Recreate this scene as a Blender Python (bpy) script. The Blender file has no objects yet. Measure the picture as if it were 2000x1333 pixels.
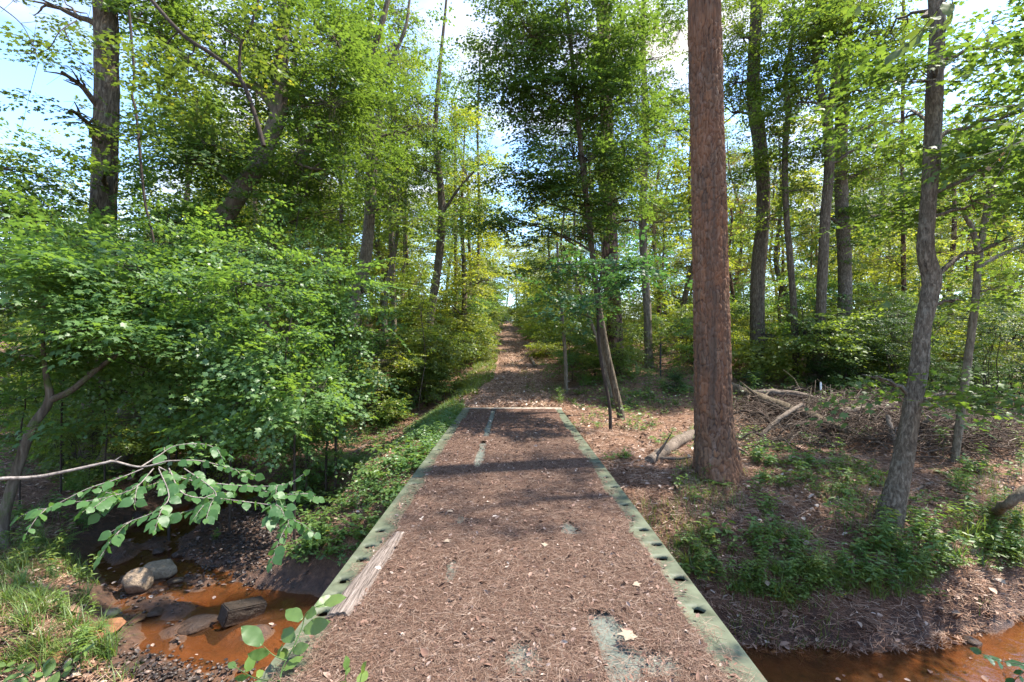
import bpy, math, random
import numpy as np

rng = np.random.default_rng(11)
random.seed(11)
C = bpy.context.scene.collection
FPX = 900.0      # focal length in pixels of the 2000 px wide photograph
HC = 1.69        # eye height above the bridge deck
HOR = 672.0


def P(px, py, d):
    return np.array([(px - 1000.0) / FPX * d, d, HC - (py - HOR) / FPX * d])


# ---------------------------------------------------------------- noise
def _h(ix, iy, iz, seed):
    h = (ix.astype(np.int64) * 374761393 + iy.astype(np.int64) * 668265263 + iz.astype(np.int64) * 2147483647 + seed * 974634777) & 0xFFFFFFFF
    h = ((h ^ (h >> 13)) * 1274126177) & 0xFFFFFFFF
    h = ((h ^ (h >> 16)) * 2246822519) & 0xFFFFFFFF
    return ((h ^ (h >> 15)) & 0xFFFFFF) / float(0xFFFFFF)


def vn(x, y, z=None, seed=0):
    flat = z is None
    x = np.asarray(x, float); y = np.asarray(y, float)
    z = np.zeros_like(x) if z is None else np.asarray(z, float)
    ix, iy, iz = np.floor(x), np.floor(y), np.floor(z)
    fx, fy, fz = x - ix, y - iy, z - iz
    fx = fx * fx * (3 - 2 * fx); fy = fy * fy * (3 - 2 * fy); fz = fz * fz * (3 - 2 * fz)
    r = 0
    for a in (0, 1):
        for b in (0, 1):
            for c in ((0,) if flat else (0, 1)):
                w = (fx if a else 1 - fx) * (fy if b else 1 - fy) * (fz if c else 1 - fz)
                r = r + w * _h(ix + a, iy + b, iz + c, seed)
    return r


def fbm(x, y, z=None, seed=0, oct=4):
    s, a, t = 0, 1.0, 0
    for i in range(oct):
        k = 2.0 ** i
        s = s + a * vn(x * k, y * k, None if z is None else z * k, seed + i)
        t += a; a *= .5
    return s / t


def sm(t):
    t = np.clip(t, 0, 1)
    return t * t * (3 - 2 * t)


# ---------------------------------------------------------------- terrain
CREEK = np.array([(-7.4, 18, -.7), (-6.2, 13, -.5), (-5.6, 11, -.2), (-5.5, 9.9, .30), (-6.0, 8.6, .45), (-5.9, 7.25, .50), (-4.85, 6.3, .38), (-3.5, 5.35, .62), (-2.2, 4.85, .78), (-1.0, 4.4, .95),
                  (1.2, 3.95, 1.0), (3.0, 3.72, 1.0), (4.6, 3.85, .98), (6.2, 4.45, .95), (9.5, 5.6, .9), (14, 7.5, .8), (20, 9, .7)])
WATER = -1.5


def creek_s(x, y):
    x = np.asarray(x, float); y = np.asarray(y, float)
    best = np.full(np.broadcast(x, y).shape, 1e9)
    for (ax, ay, aw), (bx, by, bw) in zip(CREEK[:-1], CREEK[1:]):
        dx, dy = bx - ax, by - ay
        t = np.clip(((x - ax) * dx + (y - ay) * dy) / (dx * dx + dy * dy), 0, 1)
        d = np.hypot(x - ax - t * dx, y - ay - t * dy) - (aw + t * (bw - aw))
        best = np.minimum(best, d)
    return best


def tz(x, y):
    x = np.asarray(x, float); y = np.asarray(y, float)
    s = creek_s(x, y)
    s = s + (fbm(x * 1.3, y * 1.3, seed=5) - .5) * .5 * np.clip(1.2 - np.abs(s) * .4, 0, 1)
    yy = np.clip(y - 12.2, 0, 44)
    rise = .11 * (yy - 1.5 * (1 - np.exp(-yy / 1.5)))
    left = sm((-1.35 - x) / 2.4) * (1 - sm((y - 12) / 9.0))
    right = sm((x - 1.35) / 3.0) * (1 - sm((y - 11) / 6.0))
    T = -.04 + rise - .85 * left - .14 * right
    ditch = np.exp(-((x + 2.4) / .8) ** 2) * sm((y - 12) / 4) * (1 - sm((y - 45) / 10)) * -.35
    bankr = sm((x - 1.6) / 2.2) * sm((y - 12.5) / 5) * .25 + sm((-x - 3.2) / 2.5) * sm((y - 13) / 6) * .45
    T = T + ditch + bankr
    T = T + (fbm(x * .35, y * .35, seed=1) - .5) * .5 * np.clip((np.abs(x) - 1.3) / 2.0, 0, 1)
    T = T + (fbm(x * 1.6, y * 1.6, seed=2, oct=5) - .5) * .16 * np.clip((np.abs(x) - 1.2) / 1.0, .15, 1)
    T = np.where(y < 2.4, T - .25 * sm((2.4 - y) / 1.5), T)
    k = 1 - np.exp(-np.clip(s, 0, None) / .85)
    z = -1.5 + (T + 1.5) * k
    bed = -1.5 - .10 * sm(-s / .5) + (fbm(x * 2.2, y * 2.6, seed=6) - .36) * .52 * sm(-s / .2) * (x < -1.5) + (fbm(x * 2.2, y * 3.0, seed=7) - .52) * .14 * sm(-s / .2) * (x >= -1.5)
    z = np.where(s < 0, bed, z)
    # gravel bar on the left and the mud flat in front of it
    g = 1 - sm((np.hypot((x + 4.0) / 1.25, (y - 7.7) / 1.7) - .75) / .45)
    z = z * (1 - g) + np.minimum(z, -1.40 + (fbm(x * 3, y * 3, seed=8) - .5) * .16) * g
    g = 1 - sm((np.hypot((x + 3.4) / 1.5, (y - 4.05) / .62) - .75) / .5)
    z = z * (1 - g) + np.maximum(np.minimum(z, -1.38 + (fbm(x * 4, y * 4, seed=9) - .5) * .22), -1.47) * g
    # under the bridge the ground stays below the deck
    u = (1 - sm((np.abs(x) - 1.15) / .2)) * (1 - sm((y - 11.6) / .35))
    return z * (1 - u) + np.minimum(z, -.45) * u


# ---------------------------------------------------------------- mesh building
def make_mesh(name, V, faces, mats=(), smooth=False, midx=None):
    me = bpy.data.meshes.new(name)
    V = np.ascontiguousarray(V, dtype=np.float32)
    me.vertices.add(len(V)); me.vertices.foreach_set('co', V.ravel())
    faces = [np.asarray(f, dtype=np.int32) for f in faces if len(f)]
    nl = sum(f.size for f in faces); nf = sum(len(f) for f in faces)
    me.loops.add(nl); me.polygons.add(nf)
    me.loops.foreach_set('vertex_index', np.concatenate([f.ravel() for f in faces]))
    st, o = [], 0
    for f in faces:
        k = f.shape[1]
        st.append(o + np.arange(len(f), dtype=np.int32) * k); o += f.size
    me.polygons.foreach_set('loop_start', np.concatenate(st))
    if midx is not None:
        me.polygons.foreach_set('material_index', np.asarray(midx, dtype=np.int32))
    if smooth:
        me.polygons.foreach_set('use_smooth', np.ones(nf, dtype=bool))
    me.update(calc_edges=True)
    for m in mats:
        me.materials.append(m)
    return me


class G:
    """collects geometry for one mesh"""
    def __init__(s):
        s.v = []; s.f = {3: [], 4: []}; s.n = 0

    def add(s, V, F):
        V = np.asarray(V, float).reshape(-1, 3); F = np.asarray(F)
        s.v.append(V); s.f[F.shape[1]].append(F + s.n); s.n += len(V)

    def tube(s, pts, rad, seg=6, cap=True, rough=0.0, flat=1.0):
        pts = np.asarray(pts, float); n = len(pts)
        rad = np.broadcast_to(np.asarray(rad, float), (n,))
        t = np.gradient(pts, axis=0); t /= np.linalg.norm(t, axis=1)[:, None] + 1e-9
        a = np.array([1.0, 0, 0]) if abs(t[0][0]) < .9 else np.array([0, 1.0, 0])
        u = np.cross(t, a); u /= np.linalg.norm(u, axis=1)[:, None] + 1e-9
        for i in range(1, n):
            q = u[i - 1] - t[i] * np.dot(u[i - 1], t[i]); u[i] = q / (np.linalg.norm(q) + 1e-9)
        w = np.cross(t, u)
        th = np.arange(seg) * 2 * math.pi / seg
        r = rad[:, None] * np.ones(seg)
        if rough:
            r = r * (1 + rough * (rng.random((n, seg)) - .5) * 2)
        ring = pts[:, None] + r[..., None] * (u[:, None] * np.cos(th)[None, :, None] + flat * w[:, None] * np.sin(th)[None, :, None])
        i = np.arange(n - 1)[:, None] * seg; j = np.arange(seg)[None]; j2 = (j + 1) % seg
        F = np.stack([i + j, i + j2, i + seg + j2, i + seg + j], -1).reshape(-1, 4)
        s.add(ring.reshape(-1, 3), F)
        if cap:
            for e, k in ((0, 0), (n - 1, (n - 1) * seg)):
                tri = [[0, 1 + (q if e else (q + 1) % seg), 1 + ((q + 1) % seg if e else q)] for q in range(seg)]
                s.add(np.vstack([pts[e][None], ring[e]]), tri)
        return s

    def twig(s, a, b, r, sag=.08):
        a = np.asarray(a); b = np.asarray(b); L = np.linalg.norm(b - a)
        m = (a + b) / 2 + np.array([rng.normal() * .06, rng.normal() * .06, sag + rng.normal() * .04]) * L
        s.tube([a, m, b], [r, r * .75, r * .4], 3, cap=False)

    def box(s, c, h, rot=None):
        c = np.asarray(c, float)
        V = np.array([[x, y, z] for x in (-1, 1) for y in (-1, 1) for z in (-1, 1)], float) * np.asarray(h)
        if rot is not None:
            V = V @ np.asarray(rot).T
        s.add(V + c, [[0, 1, 3, 2], [4, 6, 7, 5], [0, 4, 5, 1], [2, 3, 7, 6], [0, 2, 6, 4], [1, 5, 7, 3]])
        return s

    def cards(s, tpl, pos, D, N, size, wid=None):
        """many copies of a small leaf template"""
        tv, tf = tpl
        pos = np.asarray(pos, float); n = len(pos)
        if n == 0:
            return s
        D = D / (np.linalg.norm(D, axis=1)[:, None] + 1e-9)
        N = N - D * (N * D).sum(1)[:, None]; N = N / (np.linalg.norm(N, axis=1)[:, None] + 1e-9)
        B = np.cross(N, D)
        size = np.broadcast_to(size, (n,)); wid = size if wid is None else np.broadcast_to(wid, (n,))
        V = (pos[:, None] + (size[:, None] * tv[None, :, 0])[..., None] * D[:, None]
             + (wid[:, None] * tv[None, :, 1])[..., None] * B[:, None] + (size[:, None] * tv[None, :, 2])[..., None] * N[:, None])
        F = (np.arange(n)[:, None, None] * len(tv) + tf[None]).reshape(-1, tf.shape[1])
        s.add(V.reshape(-1, 3), F)
        return s

    def mesh(s, name, mats, smooth=False):
        if not isinstance(mats, (list, tuple)):
            mats = [mats]
        fs = [np.concatenate(s.f[k]) for k in (3, 4) if s.f[k]]
        return make_mesh(name, np.concatenate(s.v), fs, mats, smooth)


def link(name, me, parent=None, loc=(0, 0, 0)):
    o = bpy.data.objects.new(name, me); C.objects.link(o)
    o.location = loc
    if parent is not None:
        o.parent = parent
    return o


def tag(o, label=None, cat=None, group=None, kind=None):
    for k, v in (('label', label), ('category', cat), ('group', group), ('kind', kind)):
        if v:
            o[k] = v
    return o


def thing(name, loc, label, cat, group=None):
    o = bpy.data.objects.new(name, None); C.objects.link(o)
    o.location = loc; o.empty_display_size = .1
    return tag(o, label, cat, group)


def dup(root, loc, rz=0.0, sc=1.0, label=None, group=None):
    r = root.copy(); C.objects.link(r)
    r.location = loc; r.rotation_euler = (0, 0, rz); r.scale = (sc, sc, sc)
    if label: r['label'] = label
    if group: r['group'] = group
    for ch in list(root.children):
        c = ch.copy(); C.objects.link(c); c.parent = r
    return r


# ---------------------------------------------------------------- leaf templates  (length along +x)
def fan(ang_rad, c=(.45, 0), cz=.03, tipz=-.05):
    V = [(c[0], 0, cz)]
    for a, r in ang_rad:
        a = math.radians(a)
        V.append((c[0] + r * math.cos(a), r * math.sin(a), tipz if r > .4 else 0))
    n = len(ang_rad)
    return np.array(V, float), np.array([[0, 1 + i, 1 + (i + 1) % n] for i in range(n)])


STAR = fan([(0, .60), (24, .30), (58, .56), (88, .27), (122, .45), (160, .30), (180, .40), (200, .30), (238, .45), (272, .27), (302, .56), (336, .30)])
LOBE3 = fan([(0, .58), (30, .24), (62, .50), (110, .30), (180, .45), (250, .30), (298, .50), (330, .24)])
OVATE = (np.array([(0, 0, 0), (.22, .24, .05), (.55, .30, .05), (1, 0, -.10), (.55, -.30, .05), (.22, -.24, .05), (.5, 0, -.02)], float),
         np.array([[0, 6, 1], [1, 6, 2], [2, 6, 3], [3, 6, 4], [4, 6, 5], [5, 6, 0]]))
HEART = (np.array([(.05, 0, 0), (-.06, .22, .02), (.14, .40, .05), (.5, .38, .04), (1, 0, -.14), (.5, -.38, .04), (.14, -.40, .05), (-.06, -.22, .02), (.45, 0, -.03)], float),
         np.array([[0, 8, 1], [1, 8, 2], [2, 8, 3], [3, 8, 4], [4, 8, 5], [5, 8, 6], [6, 8, 7], [7, 8, 0]]))
def big_leaf(outline, waves=.03):
    """a finely cut leaf for the nearest plants: outline = half-width along the midrib, folded, drooping and wavy"""
    V = []; F = []; n = len(outline)
    for i, (x, w_) in enumerate(outline):
        dz = -.16 * x * x
        for s_ in (-1, -.5, 0, .5, 1):
            xx = x + (.05 if abs(s_) == 1 else .0) * (1 - x) - .10 * abs(s_) * (x < .12)
            V.append((xx, s_ * w_, dz + .16 * abs(s_) * w_ - .35 * (abs(s_) * w_) ** 2 + waves * math.sin(i * 2.1 + s_ * 2) * abs(s_)))
    for i in range(n - 1):
        for j in range(4):
            a = i * 5 + j; F.append([a, a + 1, a + 6]); F.append([a, a + 6, a + 5])
    return np.array(V, float), np.array(F)


OVATE_HI = big_leaf([(0, .004), (.06, .13), (.16, .22), (.30, .285), (.45, .30), (.6, .27), (.75, .195), (.88, .10), (1, .003)])
HEART_HI = big_leaf([(0, .02), (.03, .22), (.12, .345), (.25, .41), (.4, .415), (.56, .36), (.72, .25), (.87, .115), (1.02, .003)])
DIAM = (np.array([(0, 0, 0), (.42, .34, .05), (1, 0, -.06), (.42, -.34, .05)], float), np.array([[0, 2, 1], [0, 3, 2]]))
DIAM3 = (np.array([(0, 0, 0), (.30, .42, .03), (.55, .20, .02), (1, 0, -.05), (.55, -.20, .02), (.30, -.42, .03)], float),
         np.array([[0, 2, 1], [0, 3, 2], [0, 4, 3], [0, 5, 4]]))
_nd_v, _nd_f = [], []
for _k in range(9):
    _a = _k * 2.4; _e = .25 + .6 * ((_k * 7) % 9) / 9
    _d = np.array([math.cos(_e) * (.5 + .5 * math.cos(_a)) + .2, math.sin(_a) * .8, math.cos(_a) * .8 * (1 if _k % 2 else .4)])
    _d /= np.linalg.norm(_d); _w = np.cross(_d, [0.3, .2, 1.0]); _w = _w / np.linalg.norm(_w) * .022
    _nd_v += [-_w, _w, _d * (.75 + .25 * math.sin(_k * 3.1))]; _nd_f.append([3 * _k, 3 * _k + 1, 3 * _k + 2])
NEEDLES = (np.array(_nd_v), np.array(_nd_f))
BLADE = (np.array([(0, .5, 0), (0, -.5, 0), (1, .5, 0), (1, -.5, 0)], float), np.array([[0, 1, 3, 2]]))


# ---------------------------------------------------------------- sprays: a twig with its leaves, lying roughly flat
def spray(L, nside, leaf, droop=.15, tilt=.30, side_len=.45, stiff=False):
    pos, D, N, S, tw = [], [], [], [], []
    def run(p0, ang, ln, nl, lf):
        d = np.array([math.cos(ang), math.sin(ang), 0])
        q = [p0 + d * ln * t + np.array([0, 0, -droop * ln * t * t]) for t in (0, .5, 1)]
        tw.append(q)
        for i in range(nl):
            t = (i + 1) / nl
            p = p0 + d * ln * t + np.array([0, 0, -droop * ln * t * t])
            sgn = 1 if i % 2 else -1
            a2 = ang + (sgn * random.uniform(.5, 1.1) if i < nl - 1 else random.uniform(-.2, .2))
            dd = np.array([math.cos(a2), math.sin(a2), -random.uniform(0, .5)])
            pos.append(p); D.append(dd); N.append([random.gauss(0, tilt), random.gauss(0, tilt), 1]); S.append(lf * random.uniform(.5, 1.25))
    run(np.zeros(3), 0, L, max(3, int(L / leaf * 1.5)), leaf)
    for k in range(nside):
        t = .2 + .7 * k / max(1, nside - 1)
        sgn = 1 if k % 2 else -1
        p0 = np.array([L * t, 0, -droop * L * t * t])
        ln = L * side_len * (1.15 - t * .7)
        run(p0, sgn * random.uniform(.6, 1.0), ln, max(2, int(ln / leaf * 1.5)), leaf)
    return np.array(pos), np.array(D), np.array(N), np.array(S), tw


def put_sprays(g, gt, tpl, sprays, base, yaw, pitch, scale, twr=.004, twigs=True):
    """place sprays from the list at random at the given bases"""
    ids = rng.integers(0, len(sprays), len(base))
    for k, (p, D, N, S, tw) in enumerate(sprays):
        m = ids == k
        n = int(m.sum())
        if not n:
            continue
        b, cy, sy, cp, sp, sc = base[m], np.cos(yaw[m]), np.sin(yaw[m]), np.cos(pitch[m]), np.sin(pitch[m]), scale[m]
        # pitch about y then yaw about z
        R = np.zeros((n, 3, 3))
        R[:, 0, 0] = cy * cp; R[:, 0, 1] = -sy; R[:, 0, 2] = -cy * sp
        R[:, 1, 0] = sy * cp; R[:, 1, 1] = cy; R[:, 1, 2] = -sy * sp
        R[:, 2, 0] = sp; R[:, 2, 2] = cp
        roll = rng.normal(0, .25, n); cr, sr = np.cos(roll), np.sin(roll)
        Q = np.zeros((n, 3, 3)); Q[:, 0, 0] = 1; Q[:, 1, 1] = cr; Q[:, 1, 2] = -sr; Q[:, 2, 1] = sr; Q[:, 2, 2] = cr
        R = R @ Q
        pp = b[:, None] + np.einsum('nij,kj->nki', R, p) * sc[:, None, None]
        DD = np.einsum('nij,kj->nki', R, D); NN = np.einsum('nij,kj->nki', R, N)
        J = rng.normal(0, .22, NN.shape)
        g.cards(tpl, pp.reshape(-1, 3), DD.reshape(-1, 3), (NN + J).reshape(-1, 3), (np.broadcast_to(S, (n, len(S))) * sc[:, None]).ravel())
        if twigs and gt is not None:
            for i in range(n):
                for j, q in enumerate(tw):
                    w = b[i] + (np.array(q) @ R[i].T) * sc[i]
                    r = twr * (1.0 if j == 0 else .6)
                    gt.tube(w, [r, r * .8, r * .4], 3, cap=False)


def spray_set(leaf, n=6, L=(.5, .9), nside=(4, 7), **k):
    return [spray(random.uniform(*L), random.randint(*nside), leaf, **k) for _ in range(n)]


def blob_points(c, r, n, thr=.42, fr=1.1, seed=0):
    """points in an ellipsoid, clumped by noise so that gaps stay open"""
    out = []
    got = 0
    for _ in range(12):
        v = rng.normal(size=(n * 3, 3)); v /= np.linalg.norm(v, axis=1)[:, None]
        v *= rng.random((len(v), 1)) ** (1 / 2.2)
        p = np.asarray(c) + v * np.asarray(r)
        k = vn(p[:, 0] * fr, p[:, 1] * fr, p[:, 2] * fr * 1.4, seed) > thr
        out.append(p[k]); got += int(k.sum())
        if got >= n:
            break
    return np.concatenate(out)[:n]


def limb_curve(a, b, n=7, lift=.15, wob=.05):
    a = np.asarray(a, float); b = np.asarray(b, float); L = np.linalg.norm(b - a)
    t = np.linspace(0, 1, n)[:, None]
    up = np.array([0, 0, 1.0])
    q = a * (1 - t) + b * t + up * (lift * L * np.sin(math.pi * t) * .6)
    q[1:-1] += rng.normal(0, wob * L, (n - 2, 3)) * .5
    return q


def crown(gt, gl, tpts, trad, blobs, tpl, sprays, thr=.42, fr=1.1, seed=0, twig=True, stwig=False, sc=(.8, 1.25), sub=5, limb_r=.35, droop=.0, connect=1.0, pv=.24):
    """limbs and twigs into gt, leaves into gl.  tpts/trad: the trunk line in the tree's own space"""
    for (c, r, n) in blobs:
        c = np.asarray(c, float); r = np.asarray(r, float)
        hd = np.hypot(tpts[:, 0] - c[0], tpts[:, 1] - c[1])
        score = np.linalg.norm(tpts - (c - np.array([0, 0, 1])[None] * (.45 * hd)[:, None]), axis=1)
        i = int(np.argmin(score))
        a = tpts[i]; r0 = max(.012, min(trad[i] * limb_r, .075))
        L = limb_curve(a, c, 7, lift=.12)
        if np.linalg.norm(c - a) > .3:
            gt.tube(L, np.linspace(r0, r0 * .45, 7), 6, cap=False)
        pts = [L[2:]]
        k = max(2, int(sub))
        for _ in range(k):
            v = rng.normal(size=3); v[2] *= .5; v /= np.linalg.norm(v)
            e = c + v * r * .75
            s0 = L[rng.integers(3, 7)]
            q = limb_curve(s0, e, 5, lift=.05)
            gt.tube(q, np.linspace(r0 * .42, r0 * .14, 5), 4, cap=False)
            pts.append(q[1:])
        pts = np.concatenate(pts)
        bp = blob_points(c, r, n, thr, fr, seed)
        if not len(bp):
            continue
        dist = np.linalg.norm(bp[:, None] - pts[None], axis=2)
        j = dist.argmin(1); q = pts[j]
        out = bp - q
        yaw = np.arctan2(out[:, 1], out[:, 0]) + rng.normal(0, .6, len(bp))
        pitch = rng.normal(.0, pv, len(bp)) - droop
        if twig:
            for u, v, dd in zip(q, bp, dist.min(1)):
                if dd > .12 and random.random() < connect:
                    gt.twig(u, v, .004 + .004 * min(dd, 1.5))
        put_sprays(gl, gt, tpl, sprays, bp, yaw, pitch, rng.uniform(sc[0], sc[1], len(bp)), twigs=stwig)
# ---------------------------------------------------------------- materials
class NT:
    def __init__(s, name):
        s.m = bpy.data.materials.new(name); s.m.use_nodes = True
        s.t = s.m.node_tree; s.t.nodes.clear()
        s.out = s.n('ShaderNodeOutputMaterial')

    def n(s, ty, **k):
        x = s.t.nodes.new(ty)
        for a, v in k.items():
            if a.startswith('i_'):
                x.inputs[a[2:].replace('_', ' ')].default_value = v
            else:
                setattr(x, a, v)
        return x

    def l(s, a, b):
        s.t.links.new(a, b)

    def ramp(s, fac, stops):
        r = s.n('ShaderNodeValToRGB'); e = r.color_ramp.elements
        while len(e) < len(stops):
            e.new(.5)
        for q, (p, c) in zip(e, stops):
            q.position = p; q.color = (*c, 1)
        s.l(fac, r.inputs[0])
        return r.outputs[0]

    def noise(s, vec, scale, detail=5, rough=.6, dist=0.0):
        x = s.n('ShaderNodeTexNoise'); x.inputs['Scale'].default_value = scale
        x.inputs['Detail'].default_value = detail; x.inputs['Roughness'].default_value = rough
        x.inputs['Distortion'].default_value = dist
        if vec is not None:
            s.l(vec, x.inputs['Vector'])
        return x.outputs['Fac']

    def mapping(s, vec, sc=(1, 1, 1)):
        x = s.n('ShaderNodeMapping'); x.inputs['Scale'].default_value = sc
        s.l(vec, x.inputs['Vector']); return x.outputs[0]

    def math(s, op, a, b=None, clamp=False):
        x = s.n('ShaderNodeMath', operation=op); x.use_clamp = clamp
        for i, v in enumerate((a, b)):
            if v is None: continue
            if hasattr(v, 'is_linked'): s.l(v, x.inputs[i])
            else: x.inputs[i].default_value = v
        return x.outputs[0]

    def mix(s, fac, a, b, blend='MIX'):
        x = s.n('ShaderNodeMix', data_type='RGBA', blend_type=blend)
        for i, v in ((0, fac), (6, a), (7, b)):
            if hasattr(v, 'is_linked'): s.l(v, x.inputs[i])
            elif isinstance(v, tuple): x.inputs[i].default_value = (*v, 1)
            else: x.inputs[i].default_value = v
        return x.outputs[2]

    def bump(s, h, strength=.5, dist=.02):
        b = s.n('ShaderNodeBump'); b.inputs['Strength'].default_value = strength; b.inputs['Distance'].default_value = dist
        s.l(h, b.inputs['Height']); return b.outputs[0]

    def bsdf(s, col, rough=.8, normal=None, spec=.3):
        b = s.n('ShaderNodeBsdfPrincipled')
        if hasattr(col, 'is_linked'): s.l(col, b.inputs['Base Color'])
        else: b.inputs['Base Color'].default_value = (*col, 1)
        if hasattr(rough, 'is_linked'): s.l(rough, b.inputs['Roughness'])
        else: b.inputs['Roughness'].default_value = rough
        b.inputs['Specular IOR Level'].default_value = spec
        if normal is not None: s.l(normal, b.inputs['Normal'])
        s.l(b.outputs[0], s.out.inputs['Surface'])
        return s.m


def leaf_mat(name, c0, c1, c2, trans=1.75, tmix=.47, gloss=.03, rough=.45, yellow=.06):
    t = NT(name)
    geo = t.n('ShaderNodeNewGeometry'); oi = t.n('ShaderNodeObjectInfo')
    v = t.math('ADD', t.math('MULTIPLY', geo.outputs['Random Per Island'], .75), t.math('MULTIPLY', oi.outputs['Random'], .25))
    col = t.ramp(v, [(0, c0), (.5, c1), (1 - yellow, c2), (1, tuple(min(1, q) for q in (c2[0] * 2.4, c2[1] * 1.5, c2[2] * .8)))])
    d = t.n('ShaderNodeBsdfDiffuse'); t.l(col, d.inputs[0])
    tc = t.mix(1.0, col, (trans * 1.25, trans * 1.1, trans * .45), 'MULTIPLY')
    tr = t.n('ShaderNodeBsdfTranslucent'); t.l(tc, tr.inputs[0])
    m = t.n('ShaderNodeMixShader'); m.inputs[0].default_value = tmix
    t.l(d.outputs[0], m.inputs[1]); t.l(tr.outputs[0], m.inputs[2])
    g = t.n('ShaderNodeBsdfGlossy'); g.inputs['Roughness'].default_value = rough
    m2 = t.n('ShaderNodeMixShader'); m2.inputs[0].default_value = gloss
    t.l(m.outputs[0], m2.inputs[1]); t.l(g.outputs[0], m2.inputs[2])
    t.l(m2.outputs[0], t.out.inputs['Surface'])
    return t.m


def bark_mat(name, lo, mid, hi, sc=14, stretch=.22, bump=.6, moss=None, cells=False, dist=.02, lichen=None):
    t = NT(name)
    tc = t.n('ShaderNodeTexCoord').outputs['Object']
    mp = t.mapping(tc, (1, 1, stretch))
    a = t.noise(mp, sc, 6, .65, .6)
    b = t.noise(tc, 3.0, 4, .6)
    if cells:
        v = t.n('ShaderNodeTexVoronoi', feature='DISTANCE_TO_EDGE'); v.inputs['Scale'].default_value = sc * .9
        wob = t.n('ShaderNodeVectorMath', operation='ADD'); t.l(mp, wob.inputs[0])
        nz = t.n('ShaderNodeTexNoise'); nz.inputs['Scale'].default_value = 9; t.l(mp, nz.inputs['Vector'])
        s2 = t.n('ShaderNodeVectorMath', operation='SCALE'); t.l(nz.outputs['Color'], s2.inputs[0]); s2.inputs['Scale'].default_value = .09
        t.l(s2.outputs[0], wob.inputs[1]); t.l(wob.outputs[0], v.inputs['Vector'])
        e = t.math('MULTIPLY', v.outputs['Distance'], 5.0, True)
        a = t.math('ADD', t.math('MULTIPLY', a, .45), t.math('MULTIPLY', e, .45))
    col = t.ramp(a, [(.30, lo), (.5, mid), (.72, hi)])
    col = t.mix(t.math('MULTIPLY', b, .5), col, lo)
    if lichen:
        g = t.ramp(t.noise(tc, 7.5, 6, .7), [(.54, (0, 0, 0)), (.66, (.7, .7, .7))])
        col = t.mix(g, col, t.mix(a, lo, lichen))
    if moss:
        g = t.ramp(t.noise(tc, 4.5, 5, .65), [(.50, (0, 0, 0)), (.62, (1, 1, 1))])
        col = t.mix(g, col, moss)
    return t.bsdf(col, .9, t.bump(a, bump, dist), .15)


M = {}
M['leaf_dark'] = leaf_mat('leaf_dark', (.038, .065, .020), (.056, .092, .025), (.078, .120, .030))
M['leaf_mid'] = leaf_mat('leaf_mid', (.048, .092, .026), (.067, .120, .030), (.092, .150, .035))
M['leaf_light'] = leaf_mat('leaf_light', (.072, .120, .028), (.100, .155, .032), (.138, .186, .038))
M['leaf_under'] = leaf_mat('leaf_under', (.058, .120, .038), (.084, .162, .046), (.120, .205, .052), gloss=.035)
M['leaf_blue'] = leaf_mat('leaf_blue', (.026, .075, .036), (.036, .095, .042), (.050, .115, .045), gloss=.03, yellow=.01)
M['leaf_big'] = leaf_mat('leaf_big', (.046, .112, .036), (.064, .142, .042), (.088, .172, .046), gloss=.02, yellow=.04)
M['leaf_holly'] = leaf_mat('leaf_holly', (.022, .050, .016), (.034, .068, .020), (.052, .090, .026), gloss=.022, rough=.45, tmix=.3)
M['leaf_grass'] = leaf_mat('leaf_grass', (.075, .125, .030), (.105, .165, .036), (.150, .195, .050), tmix=.35, yellow=.14)
M['leaf_forb'] = leaf_mat('leaf_forb', (.070, .130, .036), (.100, .170, .044), (.140, .210, .050), yellow=.06)
M['needle'] = leaf_mat('needle', (.050, .072, .020), (.075, .100, .026), (.115, .115, .030), tmix=.3)
M['needle_brown'] = leaf_mat('needle_brown', (.11, .065, .028), (.16, .10, .04), (.14, .12, .035), tmix=.3)
M['leaf_far'] = leaf_mat('leaf_far', (.100, .140, .026), (.135, .172, .032), (.175, .205, .040), trans=1.9)
M['bark_grey'] = bark_mat('bark_grey', (.026, .019, .012), (.108, .082, .054), (.265, .215, .150), 26, .22, 1.0, dist=.03, lichen=(.26, .235, .175))
M['bark_light'] = bark_mat('bark_light', (.048, .038, .026), (.17, .137, .096), (.34, .285, .205), 24, .25, .9, dist=.03, lichen=(.33, .30, .225))
M['bark_moss'] = bark_mat('bark_moss', (.04, .030, .022), (.12, .092, .066), (.20, .165, .125), 18, .2, .8, moss=(.060, .080, .022))
M['bark_rough'] = bark_mat('bark_rough', (.034, .026, .018), (.135, .108, .078), (.33, .275, .205), 36, .32, 1.0, dist=.03, lichen=(.29, .265, .205))
M['bark_pine_far'] = bark_mat('bark_pine_far', (.035, .022, .016), (.14, .078, .052), (.22, .135, .095), 9, .3, .9, cells=True, dist=.03)
M['bark_twig'] = bark_mat('bark_twig', (.022, .017, .013), (.050, .038, .030), (.09, .070, .055), 30, .3, .3)
M['brush_twig'] = bark_mat('brush_twig', (.036, .026, .020), (.095, .070, .053), (.17, .135, .105), 30, .3, .3)
M['wood_dead'] = bark_mat('wood_dead', (.045, .034, .026), (.145, .112, .086), (.27, .22, .175), 24, .3, .6)


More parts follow.
